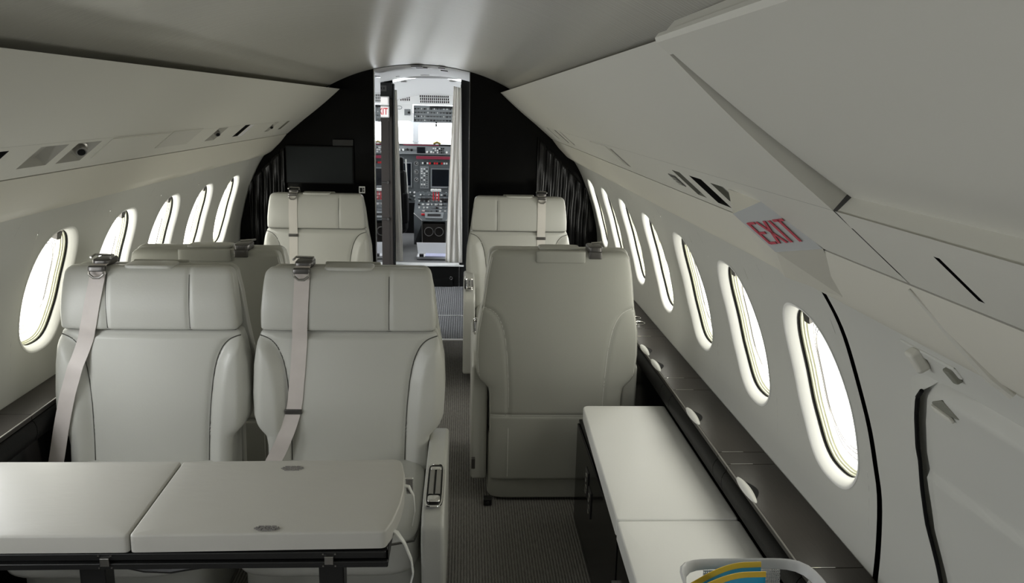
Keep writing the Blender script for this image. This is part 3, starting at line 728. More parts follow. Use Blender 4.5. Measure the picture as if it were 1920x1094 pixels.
# windscreen: frame with rounded openings
yW = 9.75
FRAMEG = mat('grey windscreen frame', (.30,.31,.32), .6)
def frame_window(name, xa, xb, za, zb, xA, xB, zA, zB):
    N = 48; vs = []; fs = []
    for dy in (0, .05):
        for k in range(N):
            a = 2*pi*k/N; ca, sa = cos(a), sin(a); n = 7; r = 1/(abs(ca)**n+abs(sa)**n)**(1/n)
            vs.append(((xa+xb)/2+r*ca*(xb-xa)/2, yW+dy, (za+zb)/2+r*sa*(zb-za)/2))
        for k in range(N):
            a = 2*pi*k/N; ca, sa = cos(a), sin(a); m = max(abs(ca), abs(sa)); vs.append(((xA+xB)/2+ca/m*(xB-xA)/2, yW+dy, (zA+zB)/2+sa/m*(zB-zA)/2))
    for k in range(N):
        k2 = (k+1) % N
        fs += [(k,k2,N+k2,N+k), (2*N+k,3*N+k,3*N+k2,2*N+k2), (k,2*N+k,2*N+k2,k2)]
    o = struct(build(name, MB().add(vs, fs), FRAMEG, smooth=True, sharp=40))
    build('glass', MB().box(xa-.01, xb+.01, yW+.02, yW+.024, za-.01, zb+.01), GLASS, o)
k = yW/9.2
def cx_(px, y): return CAM.x+(px-873.4)*y/FPX
frame_window('window_90', cx_(787,yW), cx_(866,yW), 1.205, 1.455, cx_(780.5,yW), 1.0, 1.10, 1.56)
frame_window('window_91', -.80, cx_(777,yW), 1.205, 1.475, -1.0, cx_(780.5,yW), 1.10, 1.56)

# overhead panel with speaker louvres
op = empty('switch_panel', (-.03, 9.2, 1.47)); tag(op, 'grey overhead switch panel above the cockpit windscreen', 'switch panel')
build('panel', MB().box(-.223,.26,0,.03,.0,.178), PANELL, op)
random.seed(3)
for r in range(4):
    for c in range(13):
        x = -.205+.034*c; z = .022+.04*r
        if random.random() < .3:
            o = build('switch', MB().cyl((x,-.012,z),(x,0,z),.009,10), BLACK, op, smooth=True)
        else:
            build('switch', MB().box(x-.004,x+.004,-.014,0,z-.006,z+.008), random.choice([WHITE, BLACK, BLACK, DKMETAL]), op)
build('label_strip', MB().box(-.05,.23,-.003,0,.150,.168), BLACK, op)
build('handle', MB().tube([(0.02,-.005,.0),(.02,-.03,-.02),(.02,-.02,-.045)], [.012,.010,.006], 8), BLACK, op, smooth=True)
lv = empty('air_grille', (-.03, 9.17, 1.66)); tag(lv, 'white panel with black louvre slots above the overhead switch panel', 'grille')
build('panel', MB().box(-.40,.30,0,.04,-.005,.105), WHITE, lv)
mb = MB()
for c in range(15):
    x = -.155+.021*c
    for r in range(3): mb.box(x+.003*r, x+.012+.003*r, -.002, .001, .072-.028*r, .094-.028*r)
build('slots', mb, BLACKM, lv)
mb = MB()
for c in range(5):
    for r in range(2): mb.box(-.36+.022*c, -.349+.022*c, -.002, .001, .060-.028*r, .084-.028*r)
build('slots', mb, BLACKM, lv)
lp = empty('side_switch_panel', (-.33, 9.18, 1.48)); tag(lp, 'white ceiling panel with one grey knob plate left of the switch panel', 'panel')
build('panel', MB().box(-.12,.07,0,.03,0,.175), WHITE, lp, bevel=.006)
build('knob_plate', MB().box(-.02,.045,-.004,.0,.06,.125), PANELL, lp, bevel=.002)
build('knob', MB().cyl((.028,-.012,.09),(.028,0,.09),.012,14), BLACK, lp, smooth=True)
build('lamp_ring', MB().tube([(-.075+.028*cos(a*pi/10),-.003,.14+.018*sin(a*pi/10)) for a in range(20)], .003, 6, closed=True), PANELL, lp, smooth=True)
for px in (757, 849):
    p = ray_at(px, 157 if px < 800 else 156.5, 7.85)
    z = 1.895-.4*p.x*p.x-.012
    o = empty('ceiling_light', (p.x, p.y, z)); tag(o, 'small dark ceiling spot light at the %s of the cockpit doorway' % ('left' if px < 800 else 'right'), 'light')
    build('rim', MB().cyl((0,0,0),(0,0,.012),.034,20), STEEL, o, smooth=True); build('lens', MB().cyl((0,0,-.002),(0,0,.001),.026,20), BLACK, o)

# glareshield and instrument panel
gs = empty('glareshield', (0, 9.1, 1.13)); tag(gs, 'black glareshield with maroon edge above the instruments', 'glareshield')
build('hood', MB().box(-.62,.62,.02,.45,.095,.112), BLACK, gs, bevel=.006)
build('autopilot_panel', MB().box(-.60,.60,.03,.10,.005,.094), PANELL, gs)
build('maroon_strip', MB().box(-.22,.50,.0,.03,-.045,-.015), MAROON, gs)
build('maroon_edge', MB().box(-.36,.02,.012,.022,.098,.106), MAROON, gs)
for (x0, x1) in ((-.215,-.125),(.145,.215)):
    build('small_display', MB().box(x0,x1,.024,.03,.015,.080), SCREEN, gs, bevel=.002)
random.seed(5)
for c in range(6):
    for r in range(3): build('key', MB().box(-.045+.022*c,-.031+.022*c,.02,.03,.018+.022*r,.032+.022*r), random.choice([BLACK,PANELG,WHITE]), gs)
for x in (-.105,-.062,.105): build('knob', MB().cyl((x,.005,.03),(x,.03,.03),.011,12), WHITE, gs, smooth=True)
for x in (-.40,-.36,-.315,-.27): build('knob', MB().cyl((x,.008,.04+.02*random.random()),(x,.03,.05),.012,12), random.choice([WHITE,BLACK]), gs, smooth=True)
build('compass', MB().tube([(-.04,.05,.118),(.0,.05,.133),(.04,.05,.118)], [.01,.016,.01], 10), mat('brass', (.35,.28,.08), .4, metal=.8), gs, smooth=True)
ip = empty('instrument_panel', (0, 9.2, .60)); tag(ip, 'grey cockpit instrument panel with dark square displays and round gauges', 'instrument panel')
build('panel', MB().box(-.62,.62,0,.05,.0,.53), PANELG, ip)
def disp(x0, x1, z0, z1):
    b = build('display', MB().box(x0-.012,x1+.012,-.012,0,z0-.022,z1+.010), PANELL, ip, bevel=.003)
    build('screen', MB().box(x0,x1,-.014,-.011,z0,z1), SCREEN, b)
    build('knob', MB().cyl((x1-.008,-.022,z0-.011),(x1-.008,-.011,z0-.011),.006,10), BLACK, b)
disp(-.055,.128,.188,.37); disp(-.42,-.285,.19,.43); disp(.28,.44,.19,.40)
def gauge(x, z, r=.026):
    g = build('gauge', MB().cyl((x,-.008,z),(x,0,z),r,20), PANELL, ip, smooth=True); build('dial', MB().cyl((x,-.010,z),(x,-.007,z),r*.8,20), BLACK, g)
    mb = MB(); 
    for a in range(0, 12): mb.box(-.0012,.0012,-.0112,-.010,r*.55,r*.75, Matrix.Translation((x,0,z)) @ Matrix.Rotation(a*pi/6, 4, 'Y'))
    a = random.random()*6; mb.box(-.002,.002,-.012,-.010,-r*.1,r*.6, Matrix.Translation((x,0,z)) @ Matrix.Rotation(a, 4, 'Y'))
    build('dial_marks', mb, WHITE, g)
for x, z in ((-.225,.43),(-.225,.34),(-.225,.255),(.175,.43),(.175,.34),(.18,.25),(-.16,.10),(-.09,.10)): gauge(x, z)
build('radio_stack', MB().box(-.185,-.09,-.008,0,.16,.40), PANELL, ip, bevel=.002)
for r in range(9):
    for c in range(3): build('key', MB().box(-.175+.028*c,-.158+.028*c,-.011,-.007,.175+.024*r,.187+.024*r), random.choice([BLACK,PANELG,WHITE,BLACK]), ip)
for c in range(11):
    build('warning_light', MB().box(-.165+.026*c,-.147+.026*c,-.008,0,.425,.445), REDB if c in (3,5,6,8) else random.choice([WHITE,BLACK,WHITE]), ip)
for r in range(3):
    for c in range(13):
        x = -.29+.048*c+random.uniform(-.006,.006); z = .04+.038*r
        build('knob', MB().cyl((x,-.014,z),(x,0,z),random.uniform(.006,.012),10), random.choice([BLACK,WHITE,PANELL,WHITE]), ip, smooth=True)
build('red_knob', MB().cyl((.16,-.02,.30),(.16,0,.30),.012,12), REDB, ip, smooth=True)
# pedestal
pd = empty('centre_pedestal', (-.016, 8.73, .2)); tag(pd, 'centre console between the pilots with white throttle levers and two cup rings', 'console')
build('body', MB().box(-.12,.12,0,.20,0,.265), BROWN, pd, bevel=.006)
mb = MB(); vs = [(-.125,-.005,.0),(.125,-.005,.0)]
w0, w1 = .125, .215
top = MB().add([(-w0,0,.27),(w0,0,.27),(w1,.10,.33),(w1,.45,.52),(-w1,.45,.52),(-w1,.10,.33),(-w0,0,.24),(w0,0,.24),(w1,.10,.0),(w1,.45,.0),(-w1,.45,.0),(-w1,.10,.0)],
   [(0,1,2,3,4,5),(0,6,7,1),(1,7,8,2),(2,8,9,3),(5,11,6,0),(4,10,11,5),(6,11,10,9,8,7)])
build('console_top', top, PANELG, pd)
def on_ped(u, v, h=0):       # v 0..1 along the slope
    y = .01+.43*v; z = .275+.25*v if v > .2 else .272+.27*v
    return Vector((u, y, z+h))
build('radio_unit', MB().add([on_ped(-.09,.01,.022),on_ped(.09,.01,.022),on_ped(.10,.20,.022),on_ped(-.10,.20,.022),on_ped(-.09,.01,0),on_ped(.09,.01,0),on_ped(.10,.20,0),on_ped(-.10,.20,0)], [(0,1,2,3),(4,5,1,0),(1,5,6,2),(2,6,7,3),(3,7,4,0)]), PANELL, pd)
build('radio_display', MB().add([on_ped(-.07,.06,.025),on_ped(.07,.06,.025),on_ped(.07,.14,.025),on_ped(-.07,.14,.025)], [(0,1,2,3)]), BLACK, pd)
random.seed(11)
for r in range(6):
    for c in range(8):
        u = -.165+.046*c+random.uniform(-.008,.008); v = .30+.115*r
        if abs(u) > .10+.09*min(1, v*2): continue
        p = on_ped(u, v); s_ = random.uniform(.007,.016)
        build('pedestal_control', MB().box(p.x-s_,p.x+s_,p.y-.008,p.y+.010,p.z-.002,p.z+.014), random.choice([WHITE,PANELL,BLACK,WHITE,PANELL]), pd)
for sgn in (-1, 1): build('pedestal_display', MB().add([on_ped(sgn*.11-.045,.62,.016),on_ped(sgn*.11+.045,.62,.016),on_ped(sgn*.11+.045,.72,.016),on_ped(sgn*.11-.045,.72,.016)], [(0,1,2,3)]), BLACK, pd)
for k in range(3):
    x = -.018+.028*k
    lev = build('throttle_lever', MB().tube([(x,.32,.44),(x,.30,.50),(x,.29,.55)], .006, 8), REDB, pd, smooth=True)
    build('lever_grip', MB().box(x-.028 if k == 0 else x-.014, x+.028 if k == 2 else x+.014, .275,.305,.545,.575), WHITE, lev, bevel=.006)
lev = build('flap_lever', MB().tube([(.085,.22,.40),(.085,.20,.47)], .004, 8), BLACK, pd); build('lever_grip', MB().box(.065,.105,.19,.21,.465,.478), BLACK, lev, bevel=.003)
build('red_guard', MB().box(-.135,-.10,.07,.12,.315,.332, Matrix.Rotation(0,4,'X')), REDB, pd)
for x in (-.053, .053): build('cup_ring', MB().tube([(x+.045*cos(a*pi/12),-.004,.155+.045*sin(a*pi/12)) for a in range(24)], .004, 6, closed=True), STEEL, pd, smooth=True)
build('edge_trim', MB().tube([(-.215,.105,.332),(-.125,-.004,.272),(-.121,-.004,.01)], .004, 6), STEEL, pd); build('edge_trim', MB().tube([(.215,.105,.332),(.125,-.004,.272),(.121,-.004,.01)], .004, 6), STEEL, pd)
# pilot seats
def pilot_seat(x, label, y=8.35):
    t = empty('pilot_seat', (x, y, .2)); tag(t, label, 'pilot seat')
    rb = MB(); rbox(rb, -.22,.22,-.06,.06,.22,.82,.03); build('backrest', rb, BLACKPAD, t, smooth=True)
    rb = MB(); rbox(rb, -.17,.20,-.03,.04,.80,.95,.025); build('headrest', rb, BLACKPAD, t, smooth=True)
    rb = MB(); rbox(rb, -.22,.22,.0,.48,.18,.30,.03); build('seat_cushion', rb, BLACKPAD, t, smooth=True)
    build('base', MB().box(-.14,.14,.05,.40,0,.2), BLACKM, t)
    mb = MB().tube([(.222,-.02,.93),(.226,-.02,.80),(.235,-.02,.62),(.240,-.02,.55)], .008, 8); build('side_piping', mb, PIPING, t, smooth=True)
    rb = MB(); rbox(rb, .19,.245,-.09,.12,.30,.60,.015); build('armrest', rb, BLACKM, t, smooth=True)
pilot_seat(-.50, 'black left pilot seat with a pale edge, seen left of the centre console')
pilot_seat(.53, 'black right pilot seat, mostly hidden by the right cream curtain')
bx = empty('document_tray', (.04, 7.93, .2)); tag(bx, 'open white tray of pale blue papers on the cockpit floor', 'tray')
build('tray', MB().box(-.19,.17,0,.28,.008,.030), PAPER, bx)
build('papers', MB().box(-.11,.165,-.012,.15,.031,.040), PAPERB, bx)
build('lid', MB().add([(-.185,.16,.03),(.175,.16,.03),(.18,.23,.13),(-.205,.23,.13),(-.185,.17,.03),(.175,.17,.03),(.18,.24,.13),(-.205,.24,.13)], [(0,1,2,3),(7,6,5,4),(0,4,5,1),(1,5,6,2),(2,6,7,3),(3,7,4,0)]), PAPER, bx)
build('clip', MB().box(-.165,-.125,-.006,.04,.03,.055), BLACK, bx)

# ------------------------------------------------------------------ passenger seats
HEADW = [(.86,.302),(.885,.305),(.95,.303),(1.05,.293),(1.11,.283)]
BACKW = [(.08,.276),(.48,.282),(.515,.288),(.55,.322),(.58,.335),(.66,.339),(.76,.334),(.84,.320),(.885,.306)]
def yf(z): return -(1.10-z)*.16
def yb(z): return .115
CURVE = [(.322,.862),(.300,.860),(.272,.848),(.248,.822),(.228,.775),(.215,.71),(.206,.62),(.200,.50),(.198,.38)]
def curve_x(z): return interp(sorted([(b, a) for a, b in CURVE]), z)
def dist_curve(x, z):
    d = 9
    for (a, b), (c, e) in zip(CURVE, CURVE[1:]):
        px, pz = abs(x)-a, z-b; vx, vz = c-a, e-b; t = max(0, min(1, (px*vx+pz*vz)/(vx*vx+vz*vz)))
        d = min(d, math.hypot(px-vx*t, pz-vz*t))
    return d
def back_disp(x, z, s):
    if s != -1: return 0
    dd = dist_curve(x, z); g = .006*math.exp(-(dd/.010)**2)
    cxz = curve_x(z); inner = abs(x) < cxz or z > .862
    puff = 0
    if inner: puff = -.010*(1-(abs(x)/max(.05, cxz))**2) if z < .862 else 0
    else: puff = -.024*smoothstep(0, .05, dd)*smoothstep(.345, .30, abs(x))
    return g+puff+.006*math.exp(-((z-.878)/.008)**2)
def head_disp(x, z, s):
    if s != -1: return 0
    return .006*math.exp(-((abs(x)-.142)/.007)**2)-.012*sin(pi*max(0, min(1, (z-.89)/.2)))
def rear_disp(x, z, s):
    if s != 1: return 0
    return -.005*math.exp(-(dist_curve(x, z)/.007)**2)*(1 if z > .39 else 0)-.006*math.exp(-((z-.395)/.005)**2)
def sb(w, x): return sin(math.acos(max(-1, min(1, x/w))))  # unused helper kept tiny
def surf_front(x, z, head=False, nn=8):
    w_ = interp(HEADW if head else BACKW, z); y0 = yf(z)-(.018 if head else 0); y1 = .05
    yc = (y0+y1)/2; t = (y1-y0)/2; u = min(.999, abs(x)/w_)
    y = yc-t*(1-u**nn)**(1/nn)
    return y+(head_disp(x, z, -1) if head else back_disp(x, z, -1))
def surf_rear(x, z, nn=7):
    w_ = interp(REARW, z)-.004; y0 = .045; y1 = .118; yc = (y0+y1)/2; t = (y1-y0)/2; u = min(.999, abs(x)/w_)
    return yc+t*(1-u**nn)**(1/nn)+rear_disp(x, z, 1)
REARW = [(.08,.276),(.48,.282),(.515,.288),(.55,.322),(.58,.337),(.66,.342),(.76,.338),(.885,.316),(1.0,.302),(1.11,.280)]
lvH = rounded_levels(.884, 1.100, lambda z: interp(HEADW, z), lambda z: yf(z)-.018, lambda z: .05, .012, .024, step=.008, k=7)
lvB = rounded_levels(.30, .882, lambda z: interp(BACKW, z), yf, lambda z: .05, .02, .012, step=.007)
lvR = rounded_levels(.10, 1.096, lambda z: interp(REARW, z)-.004, lambda z: .045, lambda z: .118, .015, .026, step=.008, k=7)
headM = loft(lvH, 8, 300, head_disp); backM = loft(lvB, 8, 340, back_disp); rearM = loft(lvR, 7, 300, rear_disp)
def mk_mesh(mb, m, name):
    o = build(name, mb, m, smooth=True, sharp=70); me = o.data; bpy.data.objects.remove(o); return me
def part(name, me, parent):
    o = bpy.data.objects.new(name, me); COL.objects.link(o); o.parent = parent; return o
def tubes_front():
    mb = MB()
    for s in (-1, 1):
        mb.tube([(s*min(a, interp(BACKW, b)-.004), surf_front(s*min(a, interp(BACKW, b)-.006), b)-.0004, b) for a, b in dense(CURVE)], .0022, 6)
    mb.tube([(x, surf_front(x, .8775)+.001, .882) for x in [-.295+.59*i/30 for i in range(31)]], .0022, 6)
    return mb
def dense(P, k=4):
    out = []
    for i in range(len(P)-1):
        for j in range(k):
            t = j/k; out.append(cat(P, i, t))
    return out+[P[-1]]
def tubes_head():
    mb = MB()
    for s in (-1, 1):
        mb.tube([(s*.142, surf_front(s*.142, z, True)-.0002, z) for z in [.89+.185*i/14 for i in range(15)]], .0019, 6)
    return mb
def tubes_rear():
    mb = MB()
    for s in (-1, 1):
        mb.tube([(s*min(a, interp(REARW, b)-.008), surf_rear(s*min(a, interp(REARW, b)-.01), b)+.0004, b) for a, b in dense([c for c in CURVE if c[1] > .395]+[(.198,.395),(.198,.12)])], .0014, 6)
        mb.tube([(s*(interp(REARW, z)-.012), surf_rear(s*(interp(REARW, z)-.012), z)-.001, z) for z in [.57+.50*i/30 for i in range(31)]], .0016, 6)
    mb.tube([(x, surf_rear(x, .395)+.0006, .395) for x in [-.272+.544*i/30 for i in range(31)]], .0016, 6)
    return mb
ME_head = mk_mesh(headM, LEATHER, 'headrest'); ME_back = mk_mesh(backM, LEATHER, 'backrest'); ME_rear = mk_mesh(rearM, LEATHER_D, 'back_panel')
ME_sf = mk_mesh(tubes_front(), SEAM, 'seam'); ME_sh = mk_mesh(tubes_head(), SEAM, 'seam'); ME_sr = mk_mesh(tubes_rear(), PIPING, 'piping')
# flap over the top of the headrest, hanging behind
fl = MB(); rbox(fl, -.100,.100,.108,.128,1.052,1.101,.006, 6, 40)
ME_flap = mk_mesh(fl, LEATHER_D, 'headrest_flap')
fl = MB(); rbox(fl, -.085,.085,-.02,.075,1.092,1.106,.006, 6, 40); ME_flapt = mk_mesh(fl, LEATHER, 'headrest_flap')
# seat cushion
def cush_disp(x, z, s): return 0
c = MB(); lv = rounded_levels(.28, .425, lambda z: .274, lambda z: -.64, lambda z: -.06, .03, .035, step=.03); t_ = loft(lv, 7, 120); c.add(t_.v, t_.f)
ME_cush = mk_mesh(c, LEATHER, 'seat_cushion')
c = MB().tube([(.274*s, y, .395) for s, y in ((1,-.10),)]+[(.274,-.3,.395),(.272,-.55,.395),(.262,-.62,.395),(.2,-.641,.395),(0,-.643,.395),(-.2,-.641,.395),(-.262,-.62,.395),(-.272,-.55,.395),(-.274,-.3,.395),(-.274,-.1,.395)], .003, 6); ME_cushp = mk_mesh(c, SEAM, 'piping')
c = MB(); c.box(-.27,.27,-.50,.10,.02,.30); ME_base = None
def seat_base():
    mb = MB(); rbox(mb, -.283,.283,-.50,.105,.012,.30,.01,12,60); return mb
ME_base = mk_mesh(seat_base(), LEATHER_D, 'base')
def arm_mesh():
    # side profile in (y,z), extruded in x, rounded with superellipse-like cross section
    mb = MB(); prof = [(.06,.50),(.06,.595),(-.02,.618),(-.25,.626),(-.55,.622),(-.63,.610),(-.672,.575),(-.685,.52),(-.66,.38),(-.62,.22),(-.58,.10),(-.30,.08),(.06,.08)]
    n = len(prof); vs = [(x, y, z) for x in (-.034, .034) for y, z in prof]
    mb.add(vs, [tuple(range(n-1,-1,-1)), tuple(range(n,2*n))]+[(i,(i+1) % n,n+(i+1) % n,n+i) for i in range(n)]); return mb
def arm_obj(parent, x, name='armrest', pocket=True, dz=0):
    o = build(name, arm_mesh(), LEATHER, parent, bevel=.014, bseg=4); o.location.x = x; o.scale.z = 1+dz
    if pocket:
        z = .6265
        b = build('latch_bezel', MB().add([], []), CHROME, o)
        bpy.data.objects.remove(b)
        mb = MB(); 
        rbx = [( .022*sx, -.43+.14*sy_) for sx, sy_ in ((-1,-1),(1,-1),(1,1),(-1,1))]
        def rr(hw, hl, n=40, e=6):
            out = []
            for k in range(n):
                a = 2*pi*k/n; ca, sa = cos(a), sin(a); r = 1/(abs(ca)**e+abs(sa)**e)**(1/e); out.append((r*ca*hw, -.475+r*sa*hl))
            return out
        st_ = [(rr(.0285,.150), z+.000), (rr(.0275,.149), z+.0035), (rr(.0235,.145), z+.0035), (rr(.0225,.144), z-.001)]
        vs = []; fs = []
        for pts, zz in st_: vs += [(a, b_, zz) for a, b_ in pts]
        for i in range(3):
            for k in range(40): fs.append((i*40+k, i*40+(k+1) % 40, (i+1)*40+(k+1) % 40, (i+1)*40+k))
        bz = build('latch_bezel', MB().add(vs, fs), CHROME, o, smooth=True)
        well = [(a, b_, z+.0005) for a, b_ in rr(.0225,.144)]; build('latch_well', MB().add(well, [tuple(range(40))]), BLACKG, o)
        mb = MB(); mb.box(-.018,-.003,-.545,-.375,z+.0005,z+.005); mb.box(.003,.018,-.545,-.375,z+.0005,z+.005); build('latch_plate', mb, STEEL, o, bevel=.002)
        rb = MB(); rbox(rb, -.019,.019,-.600,-.560,z-.002,z+.009,.004); build('latch_button', rb, CHROME, o, smooth=True)
        rb = MB(); rbox(rb, -.018,.018,-.372,-.352,z-.002,z+.006,.003); build('latch_button', rb, CHROME, o, smooth=True)
    return o
def belt(parent, pts, m, adj=None, w_=.052):
    """pts: (x, z) down the seat front; strap follows the surface"""
    pp = []
    P = dense(pts, 8)
    for (x, z) in P:
        head = z > .884
        zz = min(z, 1.085)
        y = min(surf_front(max(-.30, min(.30, x+dx)), zz, head) for dx in (-.02, 0, .02))-.003
        if abs(x) > .27: y = min(y, surf_front(.26, zz)-.008)
        pp.append((x, y, z))
    # smooth y
    ys = [p[1] for p in pp]
    for _ in range(6): ys = [min(ys[i], (ys[max(0,i-1)]+ys[i]+ys[min(len(ys)-1,i+1)])/3) for i in range(len(ys))]
    pp = [(p[0], y, p[2]) for p, y in zip(pp, ys)]
    top = pp[0]
    pp = [(top[0], .06, 1.110), (top[0], .02, 1.112), (top[0], -.018, 1.106), (top[0], -.034, 1.092)]+pp[1:]
    o = build('seat_belt', MB().strip(pp, w_, .0016, (1,0,0)), m, parent, smooth=True, sharp=50)
    if adj is not None:
        q = min(pp[4:], key=lambda p: abs(p[2]-adj))
        rb = MB(); rbox(rb, q[0]-.030, q[0]+.030, q[1]-.006, q[1]+.003, q[2]-.009, q[2]+.009, .003); build('belt_slider', rb, DKMETAL, o, smooth=True)
    x0 = top[0]
    rb = MB(); rbox(rb, x0-.031, x0+.031, -.010, .085, 1.100, 1.122, .006); br = build('belt_guide', rb, DKMETAL, parent, smooth=True)
    build('guide_bar', MB().tube([(x0-.034,.00,1.128),(x0-.030,.03,1.133),(x0+.030,.035,1.131),(x0+.034,.00,1.126)], .004, 8), STEEL, br, smooth=True)
    mb = MB(); mb.tube([(x0-.027,-.040,1.100),(x0+.027,-.040,1.100),(x0+.024,-.046,1.078),(x0+.010,-.048,1.066),(x0-.010,-.048,1.066),(x0-.024,-.046,1.078)], .0045, 8, closed=True)
    build('belt_tongue', mb, STEEL, br, smooth=True)
    rb = MB(); rbox(rb, x0-.029, x0+.029, -.047, -.025, 1.086, 1.106, .005); build('tongue_cap', rb, DKMETAL, br, smooth=True)
def seat(loc, rz, label, group, arms=('l','r'), scale=1, beltpts=None, beltm=None, adj=None, guide=None, pockets=('l','r'), armdz=0):
    t = empty('passenger_seat', loc, rz); tag(t, label, 'seat', group); t.scale = (scale, 1, 1)
    b = part('backrest', ME_back, t); part('seam', ME_sf, b)
    h = part('headrest', ME_head, t); part('seam', ME_sh, h)
    r = part('back_panel', ME_rear, t); part('piping', ME_sr, r); part('headrest_flap', ME_flap, t); part('top_flap', ME_flapt, t)
    c = part('seat_cushion', ME_cush, t); part('piping', ME_cushp, c); part('base', ME_base, t)
    for a in arms: arm_obj(t, -.319 if a == 'l' else .319, pocket=a in pockets, dz=armdz)
    if beltpts: belt(t, beltpts, beltm, adj)
    if guide is not None:
        rb = MB(); rbox(rb, guide-.030, guide+.030, .02, .124, 1.094, 1.120, .005); g = build('belt_guide', rb, DKMETAL, t, smooth=True)
        rb = MB(); rbox(rb, guide-.026, guide+.026, .119, .128, 1.070, 1.100, .003); build('guide_plate', rb, DKMETAL, g, smooth=True)
        build('guide_bar', MB().tube([(guide-.034,.03,1.126),(guide-.03,.075,1.131),(guide+.012,.078,1.128)], .004, 8), STEEL, g, smooth=True)
    return t
belt1 = [(-.165,1.085),(-.180,1.0),(-.203,.90),(-.236,.80),(-.265,.70),(-.292,.58),(-.322,.42)]
belt2 = [(-.157,1.085),(-.160,1.0),(-.166,.90),(-.172,.80),(-.180,.70),(-.192,.60),(-.225,.50),(-.275,.40)]
belt3 = [(-.140,1.085),(-.140,.9),(-.140,.75),(-.142,.60),(-.145,.45)]
seat((-.781, 2.90, 0), 0, 'aft-facing grey seat with a slanting belt, left one of the near double pair', None, arms=(), scale=.985, beltpts=belt1, beltm=BELT)
s2 = seat((-.098, 2.90, 0), 0, 'aft-facing grey leather seat beside the aisle, right one of the near double pair', None, arms=('r',), beltpts=belt2, beltm=BELT, adj=.60, armdz=-.19)
seat((-.70, 3.37, 0), pi, 'forward-facing seat behind the near double pair, only its headrest top showing', None, guide=-.14)
seat((.695, 3.425, 0), pi, 'forward-facing single seat right of the aisle, its grey back to the camera', None, guide=-.14)
seat((-.63, 5.33, 0), 0, 'front left aft-facing seat against the black bulkhead under the monitor', None, beltpts=belt3, beltm=BELTP, adj=.84)
seat((.655, 5.33, 0), 0, 'front right aft-facing seat against the black bulkhead beside the cockpit doorway', None, beltpts=[(-x, z) for x, z in belt3], beltm=BELTP, adj=.84)

# ------------------------------------------------------------------ table in front of the double seats
tb = empty('folding_table', (-.45, 1.95, 0)); tag(tb, 'black folding table frame under two grey leather covers, left foreground', 'table')
build('top_frame', MB().box(-.62,.585,-.170,.215,.610,.655), BLACKG, tb, bevel=.006)
mb = MB(); mb.box(-.62,.58,-.177,-.167,.634,.652); mb.box(-.62,.585,-.179,-.167,.612,.628); build('front_rail', mb, BLACK, tb, bevel=.003)
for x in (.444, -.115):
    lg = build('leg', MB().box(x-.030,x+.030,-.12,-.07,.0,.61), BLACK, tb, bevel=.004)
for x in (.450, -.056):
    ct = build('catch', MB().box(x-.0105,x+.0105,-.184,-.176,.6225,.643), STEEL, tb, bevel=.0015)
    mb = MB()
    for sx in (-.014,.014):
        for z in (.6175,.648): mb.cyl((x+sx,-.1805,z),(x+sx,-.177,z),.002,8)
    build('rivets', mb, STEEL, ct)
build('under_arm', MB().tube([(-.02,-.15,.606),(.02,-.15,.596),(.08,-.15,.593),(.12,-.15,.600),(.16,-.15,.606)], .008, 8), BLACK, tb, smooth=True)
def pad(name, outline, z0, z1, label, group=None):
    """soft slab from an outline, rounded edge"""
    out = []; R_ = .012
    for i in range(len(outline)):
        p0, p, p2_ = Vector(outline[i-1]), Vector(outline[i]), Vector(outline[(i+1) % len(outline)])
        a = p+(p0-p).normalized()*min(R_, (p0-p).length*.45); b = p+(p2_-p).normalized()*min(R_, (p2_-p).length*.45)
        for k in range(5): t = k/4; out.append((a*(1-t)*(1-t)+p*2*t*(1-t)+b*t*t))
    outline = out; n = len(outline); cxx = sum(p[0] for p in outline)/n; cyy = sum(p[1] for p in outline)/n
    # resample outline densely
    pts = []
    for i in range(n):
        a = Vector(outline[i]); b = Vector(outline[(i+1) % n]); k = max(1, int((b-a).length/.02))
        for j in range(k): pts.append(a+(b-a)*j/k)
    m = len(pts); vs = []; fs = []
    # inward normals
    nor = []
    for i in range(m):
        t = (pts[(i+1) % m]-pts[i-1]).normalized(); q = Vector((-t[1], t[0]))
        if q.dot(Vector((cxx,cyy))-pts[i]) < 0: q = -q
        nor.append(q)
    r = .006
    rings = [(0,z0),(0,z1-r)]+[(r*(1-cos(a)), z1-r+r*sin(a)) for a in (pi/8,pi/4,3*pi/8,pi/2)]+[(-.10,z1+.0015),(-.25,z1+.0025)]
    for d, z in rings:
        for p, q in zip(pts, nor): v = (p+q*d) if d >= 0 else (p+q*r)+(Vector((cxx,cyy))-p)*(-d); vs.append((v[0]-cxx, v[1]-cyy, z))
    vs.append((0,0,z1+.003))
    for i in range(len(rings)-1):
        for k in range(m): fs.append((i*m+k, i*m+(k+1) % m, (i+1)*m+(k+1) % m, (i+1)*m+k))
    l0 = (len(rings)-1)*m
    fs += [(l0+k, l0+(k+1) % m, len(vs)-1) for k in range(m)]+[tuple(range(m-1,-1,-1))]
    o = build(name, MB().add(vs, fs), TABLE_L if group is None else CREAM_L, smooth=True, sharp=60); o.location = (cxx, cyy, 0)
    tag(o, label, 'cushion' if group else 'table cover', group); return o, Vector((cxx, cyy, 0))
ZT0, ZT1 = .657, .700
p1, o1 = pad('table_cover', [(-.450,1.768),(-.460,2.172),(-1.065,2.172),(-1.065,1.768)], ZT0, ZT1, 'left grey leather table cover, running out of the left edge of the photo')
p2, o2 = pad('table_cover', [(-.447,1.768),(.128,1.779),(.142,1.83),(.154,1.92),(.157,2.00),(.152,2.09),(.140,2.165),(.125,2.185),(-.456,2.172)], ZT0, ZT1, 'right grey leather table cover with two small printed notices')
